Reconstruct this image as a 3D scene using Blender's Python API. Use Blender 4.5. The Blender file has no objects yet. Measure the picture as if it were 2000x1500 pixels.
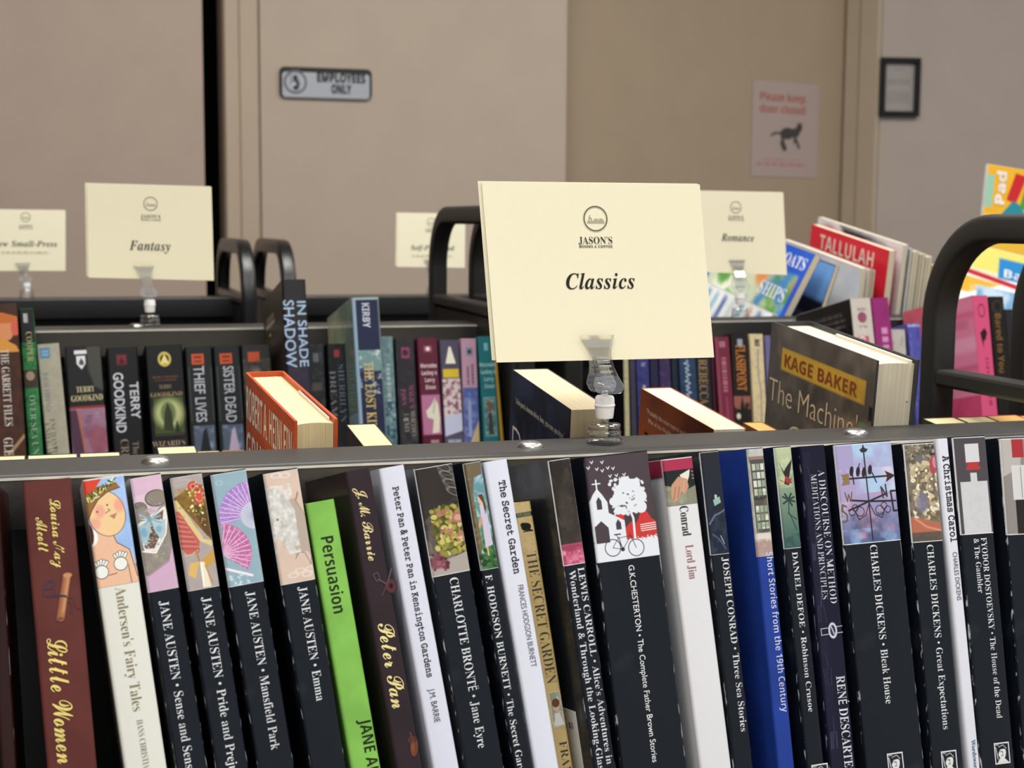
import bpy, math, random
import numpy as np
from mathutils import Matrix, Vector
sc = bpy.context.scene
COL = sc.collection
V = Vector
# ------------------------------------------------------------------ camera
F = 2900.0
PSI, PIT, ROL = math.radians(17.0), math.radians(6.24), math.radians(0.35)
CAM = V((0, 0, 1.25))
RM = (Matrix.Rotation(-PSI, 3, 'Z') @ Matrix.Rotation(math.pi/2-PIT, 3, 'X') @ Matrix.Rotation(ROL, 3, 'Z'))
cd = bpy.data.cameras.new('camera'); cam = bpy.data.objects.new('camera', cd); COL.objects.link(cam)
M4 = RM.to_4x4(); M4.translation = CAM; cam.matrix_world = M4
cd.sensor_width = 36; cd.lens = 36*F/2000; cd.clip_start = .02; cd.clip_end = 60
cd.dof.use_dof = True; cd.dof.focus_distance = 0.86; cd.dof.aperture_fstop = 17.0
sc.camera = cam
# ------------------------------------------------------------------ world, lamps, exposure
sc.view_settings.view_transform = 'Standard'; sc.view_settings.look = 'None'
sc.view_settings.gamma = 1; sc.view_settings.use_curve_mapping = False
sc.view_settings.exposure = 0.0
wd = bpy.data.worlds.new('world'); sc.world = wd; wd.use_nodes = True
wb = wd.node_tree.nodes['Background']; wb.inputs[0].default_value = (.93, .96, 1.0, 1); wb.inputs[1].default_value = .7
sc.cycles.use_denoising = True
sc.cycles.max_bounces = 8; sc.cycles.transparent_max_bounces = 24; sc.cycles.transmission_bounces = 8
sc.cycles.caustics_refractive = False; sc.cycles.caustics_reflective = False
def lamp(x, y, z, sx, sy, p, col=(1, .97, .93)):
    l = bpy.data.lights.new('ceiling_lamp', 'AREA'); l.shape = 'RECTANGLE'; l.size = sx; l.size_y = sy
    l.energy = p; l.color = col
    o = bpy.data.objects.new('ceiling_lamp', l); COL.objects.link(o); o.location = (x, y, z)
lamp(-.5, .1, 2.93, 1.2, .6, 40)
lamp(1.6, .1, 2.93, 1.2, .6, 40)
lamp(.4, 1.75, 2.93, 1.2, .6, 46)
lamp(2.4, 1.9, 2.93, 1.2, .6, 30)
lamp(.4, -1.7, 2.93, 1.2, .6, 34)

# ------------------------------------------------------------------ helpers
def ray(px, py):
    return RM @ V(((px-1000)/F, (750-py)/F, -1))
def pt(px, py, d):
    return CAM + ray(px, py)*d
def hit(px, py, p, n):
    r = ray(px, py); return CAM + r*((p-CAM).dot(n)/r.dot(n))
def hY(px, py, Y): return hit(px, py, V((0, Y, 0)), V((0, 1, 0)))
def hX(px, py, X): return hit(px, py, V((X, 0, 0)), V((1, 0, 0)))
def hZ(px, py, Z): return hit(px, py, V((0, 0, Z)), V((0, 0, 1)))
def lin(c):
    c = np.asarray(c, float); return np.where(c <= .04045, c/12.92, ((c+.055)/1.055)**2.4)
def hx(s):
    return tuple(int(s[i:i+2], 16)/255 for i in (0, 2, 4))
def C(s):
    return hx(s) if isinstance(s, str) else s
_mats = {}
def mat(col, rough=.5, kind='plain', metal=0, bump=0, name=None):
    key = (col, rough, kind, metal, bump)
    if key in _mats: return _mats[key]
    m = bpy.data.materials.new(name or kind); m.use_nodes = True
    nt = m.node_tree; b = nt.nodes['Principled BSDF']; L = nt.links.new
    c = (*[float(x) for x in lin(C(col))], 1)
    b.inputs['Base Color'].default_value = c; b.inputs['Roughness'].default_value = rough
    b.inputs['Metallic'].default_value = metal
    if kind in ('worn', 'plain', 'print'): b.inputs['Specular IOR Level'].default_value = .22
    N = nt.nodes.new
    def noise(scale, detail=3, vec=None, coord='Object'):
        n = N('ShaderNodeTexNoise'); n.inputs['Scale'].default_value = scale; n.inputs['Detail'].default_value = detail
        tc = N('ShaderNodeTexCoord')
        if vec:
            mp_ = N('ShaderNodeMapping'); mp_.inputs['Scale'].default_value = vec
            L(tc.outputs[coord], mp_.inputs[0]); L(mp_.outputs[0], n.inputs['Vector'])
        else: L(tc.outputs[coord], n.inputs['Vector'])
        return n
    def mixc(fac, a, bb):
        x = N('ShaderNodeMix'); x.data_type = 'RGBA'
        if hasattr(fac, 'links'): L(fac, x.inputs[0])
        else: x.inputs[0].default_value = fac
        for s, v in ((6, a), (7, bb)):
            if hasattr(v, 'links'): L(v, x.inputs[s])
            else: x.inputs[s].default_value = v
        return x.outputs[2]
    def ramp(src, a, bb):
        r = N('ShaderNodeMapRange'); r.inputs[1].default_value = a; r.inputs[2].default_value = bb
        L(src, r.inputs[0]); return r.outputs[0]
    dark = tuple(x*.82 for x in c[:3])+(1,)
    if kind in ('plain', 'powder', 'wall', 'carpet', 'paper'):
        sc_ = {'plain': 60, 'powder': 900, 'wall': 9, 'carpet': 300, 'paper': 500}[kind]
        n = noise(sc_)
        L(mixc(ramp(n.outputs[0], .35, .65), tuple(x*.96 for x in c[:3])+(1,) if kind == 'wall' else dark if kind != 'paper' else tuple(x*.985 for x in c[:3])+(1,), c), b.inputs['Base Color'])
        if kind in ('powder', 'wall', 'carpet'):
            bp = N('ShaderNodeBump'); bp.inputs['Strength'].default_value = .35 if kind == 'powder' else .15
            bp.inputs['Distance'].default_value = .0004 if kind == 'powder' else .004
            n2 = noise({'powder': 1400, 'wall': 220, 'carpet': 400}[kind]); L(n2.outputs[0], bp.inputs['Height']); L(bp.outputs[0], b.inputs['Normal'])
    elif kind == 'pages':
        n = noise(1, 2, (2600, 9, 9))
        n2 = noise(30)
        k = mixc(ramp(n.outputs[0], .3, .7), tuple(x*.72 for x in c[:3])+(1,), c)
        L(mixc(ramp(n2.outputs[0], .3, .7), k, mixc(.12, k, (.6, .45, .2, 1))), b.inputs['Base Color'])
    elif kind == 'worn':            # laminated dark cover, edges scuffed to white paper
        tc = N('ShaderNodeTexCoord'); sx = N('ShaderNodeSeparateXYZ'); L(tc.outputs['Generated'], sx.inputs[0])
        a = N('ShaderNodeMath'); a.operation = 'SUBTRACT'; L(sx.outputs[0], a.inputs[0]); a.inputs[1].default_value = .5
        ab = N('ShaderNodeMath'); ab.operation = 'ABSOLUTE'; L(a.outputs[0], ab.inputs[0])
        e0 = ramp(ab.outputs[0], .47, .5)
        ey_ = ramp(sx.outputs[1], .02, .008); me_ = N('ShaderNodeMath'); me_.operation = 'MULTIPLY'; L(e0, me_.inputs[0]); L(ey_, me_.inputs[1]); e = me_.outputs[0]
        n = noise(420, 6, (1, 1, .3))
        r = ramp(n.outputs[0], .55, .62)
        mu = N('ShaderNodeMath'); mu.operation = 'MULTIPLY'; L(e, mu.inputs[0]); L(r, mu.inputs[1])
        n3 = noise(45, 6); r3 = ramp(n3.outputs[0], .62, .8)
        base = mixc(r3, c, tuple(min(1, x*1.6+.01) for x in c[:3])+(1,))
        L(mixc(mu.outputs[0], base, (.75, .76, .78, 1)), b.inputs['Base Color'])
        n4 = noise(70, 4); L(ramp(n4.outputs[0], .0, 1.6), b.inputs['Roughness'])
    elif kind == 'clear':
        # thin clear acrylic: fresnel gloss over see-through
        tr = N('ShaderNodeBsdfTransparent'); tr.inputs[0].default_value = (.985, .987, .99, 1); gl = N('ShaderNodeBsdfGlossy'); gl.inputs['Roughness'].default_value = .06
        lw = N('ShaderNodeLayerWeight'); lw.inputs[0].default_value = .38; ms = N('ShaderNodeMixShader')
        L(ramp(lw.outputs['Facing'], -.12, 1.05), ms.inputs[0]); L(tr.outputs[0], ms.inputs[1]); L(gl.outputs[0], ms.inputs[2]); L(ms.outputs[0], nt.nodes['Material Output'].inputs[0])
    elif kind == 'steel':
        b.inputs['Metallic'].default_value = 1
    elif kind == 'brushed':
        b.inputs['Metallic'].default_value = .6
        n = noise(1, 3, (1, 1, 400)); L(mixc(ramp(n.outputs[0], .3, .7), dark, c), b.inputs['Base Color'])
    elif kind == 'print':
        at = N('ShaderNodeAttribute'); at.attribute_name = 'Col'; L(at.outputs['Color'], b.inputs['Base Color'])
    elif kind == 'jacket':          # clear film over a paper jacket: creases and streaks
        at = N('ShaderNodeAttribute'); at.attribute_name = 'Col'
        L(at.outputs['Color'], b.inputs['Base Color'])
        n = noise(22, 6, (1, 2.5, .8)); bp = N('ShaderNodeBump'); bp.inputs['Strength'].default_value = .5; bp.inputs['Distance'].default_value = .002
        L(n.outputs[0], bp.inputs['Height']); L(bp.outputs[0], b.inputs['Normal'])
    elif kind == 'glow':
        b.inputs['Emission Color'].default_value = c; b.inputs['Emission Strength'].default_value = 2
    _mats[key] = m; return m
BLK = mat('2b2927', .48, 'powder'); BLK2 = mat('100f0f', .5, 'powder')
def link(name, me, m=None, parent=None, mw=None):
    o = bpy.data.objects.new(name, me); COL.objects.link(o)
    if m is not None and me is not None: me.materials.append(m)
    if parent is not None: o.parent = parent
    if mw is not None: o.matrix_world = mw
    return o
def tag(o, label=None, cat=None, group=None, kind=None):
    for k, v in (('label', label), ('category', cat), ('group', group), ('kind', kind)):
        if v: o[k] = v
    return o
def thing(name, label, cat, mw=None, group=None):
    o = bpy.data.objects.new(name, None); COL.objects.link(o); o.empty_display_size = .02
    if mw is not None: o.matrix_world = mw
    return tag(o, label, cat, group)
def mesh(name, vs, fs, smooth=False):
    me = bpy.data.meshes.new(name); me.from_pydata([tuple(v) for v in vs], [], fs)
    if smooth: me.polygons.foreach_set('use_smooth', [True]*len(me.polygons))
    me.update(); return me
class MB:
    def __init__(s): s.v = []; s.f = []
    def box(s, x0, x1, y0, y1, z0, z1, bev=0):
        b = len(s.v)
        if bev:
            import bmesh
            bm = bmesh.new(); bmesh.ops.create_cube(bm, size=1)
            for v in bm.verts: v.co = V(((x0+x1)/2+v.co.x*(x1-x0), (y0+y1)/2+v.co.y*(y1-y0), (z0+z1)/2+v.co.z*(z1-z0)))
            bmesh.ops.bevel(bm, geom=bm.edges[:], offset=bev, segments=2, affect='EDGES', profile=.5)
            bm.verts.index_update()
            s.v += [v.co.copy() for v in bm.verts]; s.f += [[b+v.index for v in f.verts] for f in bm.faces]; bm.free(); return s
        s.v += [V((x, y, z)) for z in (z0, z1) for y in (y0, y1) for x in (x0, x1)]
        s.f += [[b+i for i in q] for q in ((0, 2, 3, 1), (4, 5, 7, 6), (0, 1, 5, 4), (2, 6, 7, 3), (0, 4, 6, 2), (1, 3, 7, 5))]
        return s
    def prism(s, poly, a, b_, f):
        """poly: 2-D outline; f(u, v, w) -> point; extruded w from a to b_"""
        b = len(s.v); n = len(poly)
        s.v += [f(u, v, a) for u, v in poly]+[f(u, v, b_) for u, v in poly]
        s.f += [[b+i, b+(i+1) % n, b+n+(i+1) % n, b+n+i] for i in range(n)]
        s.f += [[b+i for i in range(n)][::-1], [b+n+i for i in range(n)]]
        return s
    def lathe(s, prof, n=24, c=V((0, 0, 0))):
        b = len(s.v); k = len(prof)
        for i in range(n):
            a = 2*math.pi*i/n
            s.v += [c+V((r*math.cos(a), r*math.sin(a), z)) for r, z in prof]
        for i in range(n):
            j = (i+1) % n
            for q in range(k-1): s.f.append([b+i*k+q, b+j*k+q, b+j*k+q+1, b+i*k+q+1])
        return s
    def sweep(s, path, secs, closed=False):
        """path: list of (point, axis_a, axis_b); secs: 2-D outline"""
        b = len(s.v); n = len(secs)
        for p, a, bb in path: s.v += [p+a*u+bb*w for u, w in secs]
        for i in range(len(path)-1):
            for q in range(n): s.f.append([b+i*n+q, b+i*n+(q+1) % n, b+(i+1)*n+(q+1) % n, b+(i+1)*n+q])
        s.f += [[b+q for q in range(n)][::-1], [b+(len(path)-1)*n+q for q in range(n)]]
        return s
    def build(s, name, m, parent=None, smooth=False, mw=None):
        me = mesh(name, s.v, s.f, smooth)
        import bmesh
        bm = bmesh.new(); bm.from_mesh(me); bmesh.ops.recalc_face_normals(bm, faces=bm.faces[:]); bm.to_mesh(me); bm.free()
        return link(name, me, m, parent, mw)
# ------------------------------------------------------------------ lettering (curves turned into flat print)
ALPH = {'b': (0x1D400, 0x1D41A, 0x1D7CE), 'i': (0x1D434, 0x1D44E, None), 'bi': (0x1D468, 0x1D482, None), 's': (0x1D4D0, 0x1D4EA, None),
        'm': (0x1D670, 0x1D68A, 0x1D7F6), 'sb': (0x1D5D4, 0x1D5EE, 0x1D7EC), 'n': None}
def mp(s, k):
    a = ALPH[k]
    if not a: return s
    o = ''
    for c in s:
        if 'A' <= c <= 'Z': o += chr(a[0]+ord(c)-65)
        elif 'a' <= c <= 'z': o += chr(0x210E) if (k == 'i' and c == 'h') else chr(a[1]+ord(c)-97)
        elif a[2] and c.isdigit(): o += chr(a[2]+ord(c)-48)
        else: o += c
    return o
_cap = {}
def tgeo(s, k, off=0, sp=1.0, res=3):
    c = bpy.data.curves.new('t', 'FONT'); c.body = mp(s, k); c.offset = off; c.resolution_u = res; c.space_character = sp
    o = bpy.data.objects.new('t', c); COL.objects.link(o)
    dg = bpy.context.evaluated_depsgraph_get(); me = o.evaluated_get(dg).to_mesh()
    n = len(me.vertices); a = np.zeros(n*3); me.vertices.foreach_get('co', a); a = a.reshape(-1, 3)
    fs = [list(p.vertices) for p in me.polygons]
    o.evaluated_get(dg).to_mesh_clear(); bpy.data.objects.remove(o); bpy.data.curves.remove(c)
    return a, fs
def capof(k):
    if k not in _cap: a, _ = tgeo('H', k); _cap[k] = a[:, 1].max()
    return _cap[k]
def text(s, k, parent, p0, xd, ud, length, cap, col, off=0, sp=1.0, name='lettering', rough=.5, metal=0, center=False):
    """print s on parent from local point p0 along xd (unit), letters standing towards ud"""
    a, fs = tgeo(s, k, off, sp)
    if len(a) == 0: return
    w = a[:, 0].max()-a[:, 0].min(); x0 = a[:, 0].min()
    sy = cap/capof(k); sx = (length/w) if length else sy
    if center: p0 = p0-xd*(w*sx/2)
    P = np.array(p0)[None]+(a[:, 0:1]-x0)*sx*np.array(xd)[None]+(a[:, 1:2]-capof(k)*.5)*sy*np.array(ud)[None]
    return link(name, mesh(name, P, fs), mat(col, rough, 'plain', metal), parent)
# ------------------------------------------------------------------ painted pictures (colour per vertex of a fine grid)
class Cv:
    def __init__(s, w, h, n=100, bg='808080', seed=1):
        s.A = h/w; W = max(4, int(n)); H = max(4, int(n*s.A)); s.w, s.h, s.n = w, h, n
        s.X, s.Y = np.meshgrid(np.linspace(0, 1, W), np.linspace(0, s.A, H)); s.px = 1.0/W
        s.a = np.ones((H, W, 3))*np.array(C(bg)); s.r = np.random.RandomState(seed)
    def _m(s, d, col, al=1, soft=1):
        k = np.clip(.5-d/(s.px*1.2*soft), 0, 1)*al; s.a += (np.array(C(col))-s.a)*k[..., None]; return s
    def ell(s, cx, cy, rx, ry, col, rot=0, al=1, soft=1, ring=0):
        x, y = s.X-cx, s.Y-cy*s.A; t = math.radians(rot); x, y = x*math.cos(t)+y*math.sin(t), -x*math.sin(t)+y*math.cos(t)
        ry *= s.A; q = np.sqrt((x/rx)**2+(y/ry)**2); d = (q-1)*min(rx, ry)
        if ring: d = np.abs(d)-ring
        return s._m(d, col, al, soft)
    def dist(s, pts, closed):
        P = [(x, y*s.A) for x, y in pts]; d = np.full(s.X.shape, 9.); ins = np.zeros(s.X.shape, bool); n = len(P)
        for i in range(n if closed else n-1):
            (x0, y0), (x1, y1) = P[i], P[(i+1) % n]; ex, ey = x1-x0, y1-y0; L = ex*ex+ey*ey+1e-12
            t = np.clip(((s.X-x0)*ex+(s.Y-y0)*ey)/L, 0, 1); d = np.minimum(d, np.hypot(s.X-x0-t*ex, s.Y-y0-t*ey))
            if closed:
                c = (y0 > s.Y) != (y1 > s.Y); ins ^= c & (s.X < (x1-x0)*(s.Y-y0)/((y1-y0) or 1e-9)+x0)
        return np.where(ins, -d, d) if closed else d
    def poly(s, pts, col, al=1, soft=1): return s._m(s.dist(pts, True), col, al, soft)
    def line(s, pts, w, col, al=1, soft=1): return s._m(s.dist(pts, False)-w/2, col, al, soft)
    def rect(s, x0, y0, x1, y1, col, al=1): return s.poly([(x0, y0), (x1, y0), (x1, y1), (x0, y1)], col, al)
    def vn(s, sc_, seed=0):
        r = np.random.RandomState(seed+7); gw, gh = int(sc_)+2, int(sc_*s.A)+2; g = r.rand(gh, gw)
        u, v = s.X*sc_, s.Y*sc_; i, j = u.astype(int).clip(0, gw-2), v.astype(int).clip(0, gh-2); u, v = u-i, v-j
        u, v = u*u*(3-2*u), v*v*(3-2*v)
        return (g[j, i]*(1-u)+g[j, i+1]*u)*(1-v)+(g[j+1, i]*(1-u)+g[j+1, i+1]*u)*v
    def cloud(s, col, sc_=4, lo=.45, hi=.7, al=1, seed=0, box=None):
        n = s.vn(sc_, seed)*.6+s.vn(sc_*2.3, seed+1)*.28+s.vn(sc_*5, seed+2)*.12
        k = np.clip((n-lo)/(hi-lo), 0, 1)*al
        if box: k = k*(s.X > box[0])*(s.Y > box[1]*s.A)*(s.X < box[2])*(s.Y < box[3]*s.A)
        s.a += (np.array(C(col))-s.a)*k[..., None]; return s
    def grad(s, c0, c1, y0=0, y1=1, ax='y', al=1):
        t = s.Y/s.A if ax == 'y' else s.X; k = np.clip((t-y0)/(y1-y0), 0, 1)[..., None]
        g = np.array(C(c0))*(1-k)+np.array(C(c1))*k; s.a += (g-s.a)*al; return s
    def grain(s, a=.04): s.a = s.a+(s.r.rand(*s.X.shape)[..., None]-.5)*a*2; return s
    def dabs(s, n, box, r, cols, seed=3, asp=1.0, al=.95):
        R = random.Random(seed)
        for _ in range(n):
            s.ell(R.uniform(box[0], box[2]), R.uniform(box[1], box[3]), r*R.uniform(.5, 1.2), r*R.uniform(.5, 1.2)*asp/s.A, R.choice(cols), R.uniform(0, 180), al)
        return s
    def scrib(s, x0, y0, x1, y1, col, seed=2, al=1, vert=False):
        R = random.Random(seed); t = 0
        while t < 1:
            w = R.uniform(.05, .16); e = min(1, t+w)
            if vert: s.rect(x0, y0+(y1-y0)*t, x1, y0+(y1-y0)*(e-.02), col, al)
            else: s.rect(x0+(x1-x0)*t, y0, x0+(x1-x0)*(e-.02), y1, col, al)
            t = e+.015
        return s
    def border(s, w=.012, col='e8e8e6'):
        d = np.minimum(np.minimum(s.X, 1-s.X), np.minimum(s.Y, s.A-s.Y)); return s._m(d-w, col)
    def put(s, name, parent, p0, xd, yd, m=None, bend=None, cut=False):
        """lay the picture on parent: local corner p0, xd across, yd down"""
        H, W = s.X.shape; P = np.array(p0)[None, None]+(s.X*s.w)[..., None]*np.array(xd)+(s.Y/s.A*s.h)[..., None]*np.array(yd)
        if bend:
            r, ax = bend; e = np.minimum(s.X*s.w, s.w-s.X*s.w); q = np.clip(r-e, 0, r); P[..., 1] += (r-np.sqrt(np.maximum(r*r-q*q, 0)))
        idx = np.arange(H*W).reshape(H, W)
        f = np.stack([idx[:-1, :-1], idx[1:, :-1], idx[1:, 1:], idx[:-1, 1:]], -1).reshape(-1, 4)
        if cut:
            df = (np.abs(s.a-s.a[0, 0]).max(-1) > .03).reshape(-1); f = f[df[f].any(1)]
        me = bpy.data.meshes.new(name); me.vertices.add(H*W); me.vertices.foreach_set('co', P.reshape(-1))
        nf = len(f); me.loops.add(nf*4); me.loops.foreach_set('vertex_index', f.reshape(-1).astype(np.int32))
        me.polygons.add(nf); me.polygons.foreach_set('loop_start', np.arange(0, nf*4, 4, dtype=np.int32))
        me.update(calc_edges=True)
        at = me.color_attributes.new('Col', 'FLOAT_COLOR', 'POINT')
        c = np.ones((H*W, 4)); c[:, :3] = lin(np.clip(s.a, 0, 1)).reshape(-1, 3); at.data.foreach_set('color', c.reshape(-1))
        return link(name, me, m or PRINT, parent)
PRINT = mat('ffffff', .38, 'print'); PRINTM = mat('fffffe', .6, 'print'); JACK = mat('ffffff', .16, 'jacket')
# ------------------------------------------------------------------ key places, taken in metres
X_, Z_ = V((1, 0, 0)), V((0, 0, 1))
TN, TF = math.radians(12), math.radians(6)
EYN, EZN = V((0, math.cos(TN), -math.sin(TN))), V((0, math.sin(TN), math.cos(TN)))      # books facing us lean back
EYF, EZF = V((0, math.cos(TF), math.sin(TF))), V((0, -math.sin(TF), math.cos(TF)))       # books on the far side
RZ1 = pt(1180, 866, .93).z; YF1 = hZ(1180, 880, RZ1).y; YB1 = hZ(1180, 852, RZ1).y
_r2 = pt(290, 641, 1.64); RZ2, YF2 = _r2.z, _r2.y; YB2 = YF2+.055
_r3 = pt(290, 582, 2.3); RZ3, YF3 = _r3.z, _r3.y; YB3 = YF3+.055
YS1 = YF1-.126*math.cos(TN)-.003; S1 = hY(1180, 884, YS1)
YS2 = YF2-.106*math.cos(TN)-.004; S2 = hY(290, 677, YS2)
FE1 = V((0, YB1+.004, RZ1)); FE2 = V((0, YB2+.004, RZ2))
def shelf_pt(S, L): return S-EZN*L
SH1 = shelf_pt(hit(1863, 853, S1, EYN), .199)
SH2 = shelf_pt(S2, .176)
SHF1 = FE1-EZF*.20; SHF2 = FE2-EZF*.24
# ------------------------------------------------------------------ the room
WALL = mat('ab9c8c', .75, 'wall'); WALL_D = mat('98866f', .75, 'wall'); TRIM = mat('a89884', .6, 'wall')
def slab(name, a, b, z0, z1, th, m, lab=None):
    """vertical slab from a to b (x, y), th thick away from the camera"""
    d = V((b[0]-a[0], b[1]-a[1], 0)).normalized(); n = V((-d.y, d.x, 0))*th
    A, B = V((a[0], a[1], 0)), V((b[0], b[1], 0)); mb = MB()
    mb.v = [V((p.x, p.y, z)) for z in (z0, z1) for p in (A, B, B+n, A+n)]
    mb.f = [[0, 1, 2, 3], [4, 7, 6, 5], [0, 4, 5, 1], [1, 5, 6, 2], [2, 6, 7, 3], [3, 7, 4, 0]]
    o = mb.build(name, m); o['kind'] = 'structure'; return o
CEIL = 3.0
YW = pt(635, 161, 3.5).y
wx = lambda px: hY(px, 300, YW).x
xa, xb, xc, xd = wx(399), wx(437), wx(507), wx(1105)
slab('wall_left', (-2.6, YW), (xa, YW), 0, CEIL, .12, mat('a79688', .75, 'wall'))
slab('wall_back', (xc+.004, YW), (xd, YW), 0, CEIL, .12, WALL)
slab('wall_return', (xd, YW+.12), (xd-.001, YW+1.4), 0, CEIL, .1, WALL_D)
GAP_SHADE = mat('0e0b08', .9)  # darkness of the unlit door gap, put into the colour of its enclosure
slab('wall_gap_shade', (xa-.4, YW+.5), (xc+.2, YW+.5), 0, CEIL, .05, GAP_SHADE)
slab('wall_gap_side_1', (xa-.005, YW+.12), (xa-.006, YW+.5), 0, CEIL, .05, GAP_SHADE)
slab('wall_gap_side_2', (xc-.01, YW+.5), (xc-.011, YW+.13), 0, CEIL, .05, GAP_SHADE)
def casing(name, A, B, out, z0, z1, m):
    """moulded door casing between A and B, stepped profile standing out towards us"""
    d = (B-A); L = d.length; d = d/L; n = V((d.y, -d.x, 0)); mb = MB()
    prof = [(0, -.1), (0, .3*out), (.06*L, .75*out), (.42*L, .8*out), (.47*L, out), (.93*L, out), (L-.001, .55*out), (L-.001, -.012), (L+.004, -.012), (L+.004, -.1)]
    mb.prism(prof, z0, z1, lambda u, v, w: A+d*u+n*v+Z_*w)
    o = mb.build(name, m); o['kind'] = 'structure'
casing('trim_1', V((xb, YW, 0)), V((xc, YW, 0)), .022, 0, CEIL, TRIM)
def g(px, d):
    p = pt(px, 433, d); return (p.x, p.y)
pA, pB, pC, pD = g(1085, 3.8), g(1642, 4.36), g(1712, 4.30), g(2500, 4.42)
slab('door_1', pA, pB, 0.01, CEIL, .05, WALL_D)
casing('trim_2', V((*pB, 0)), V((*pC, 0)), .02, 0, CEIL, mat('a3937f', .6, 'wall'))
slab('wall_right', pC, pD, 0, CEIL, .12, mat('a2968c', .75, 'wall'))
fl = MB().box(-2.7, 4.5, -3.2, 6, -.05, 0).build('floor', mat('5b544c', .9, 'carpet')); fl['kind'] = 'structure'
ce = MB().box(-2.7, 4.5, -3.2, 6, CEIL, CEIL+.05).build('ceiling', mat('dcd8d0', .9, 'wall')); ce['kind'] = 'structure'
slab('wall_side', (-2.6, -3.1), (-2.6, YW), 0, CEIL, .1, WALL)
slab('baseboard_back', (xc+.01, YW-.012), (xd, YW-.012), 0, .1, .012, TRIM)
for i, (x, y) in enumerate(((-.5, .1), (1.6, .1), (.4, 1.75), (2.4, 1.9), (.4, -1.7))):
    t = thing('ceiling_light', 'white rectangular ceiling light panel, number %s in the grid overhead' % ('one', 'two', 'three', 'four', 'five')[i], 'ceiling light', Matrix.Translation((x, y, CEIL)), 'ceiling light panels')
    m = MB()
    for a in ((-.63, .63, -.33, -.3), (-.63, .63, .3, .33), (-.63, -.6, -.3, .3), (.6, .63, -.3, .3)): m.box(a[0], a[1], a[2], a[3], -.05, 0)
    m.build('frame', mat('e8e8e6', .5), t); MB().box(-.6, .6, -.3, .3, -.03, -.005).build('diffuser', mat('f6f4ee', .5), t)
# ------------------------------------------------------------------ book carts
def rr(w, h, r, n=3):
    o = []
    for cx, cy, a0 in ((w/2-r, h/2-r, 0), (-w/2+r, h/2-r, 90), (-w/2+r, -h/2+r, 180), (w/2-r, -h/2+r, 270)):
        for i in range(n+1):
            a = math.radians(a0+90*i/n); o.append((cx+r*math.cos(a), cy+r*math.sin(a)))
    return o
def arch(root, L, X0, yn, yf, zt, zb, R, w=.022, dx=.022, name='handle', BLK=BLK):
    """square tube bent into an upside-down U across the cart end; X0: face towards the cart"""
    P = []; xm = X0+dx/2; a = X_
    def add(y, z, ang):
        P.append((V((xm, y, z))-L, a, V((0, math.cos(ang), math.sin(ang)))))
    yfo, yno, zo = yf-w/2, yn+w/2, zt-w/2
    add(yfo, zb, 0)
    for i in range(13):
        t = math.pi/2*i/12; add(yfo-R+R*math.cos(t), zo-R+R*math.sin(t), t)
    for i in range(13):
        t = math.pi/2*(1+i/12); add(yno+R+R*math.cos(t), zo-R+R*math.sin(t), t)
    add(yno, zb, math.pi)
    return MB().sweep(P, [(u, v) for u, v in rr(dx, w, .005)]).build(name, BLK, root, True)
def autosm(o, deg=40):
    me = o.data
    me.polygons.foreach_set('use_smooth', [True]*len(me.polygons))
    try: me.set_sharp_from_angle(angle=math.radians(deg))
    except Exception: pass
    return o
EDGE = mat('c9c7c2', .3)  # pale colour of the highlight painted along the rail edges
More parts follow.
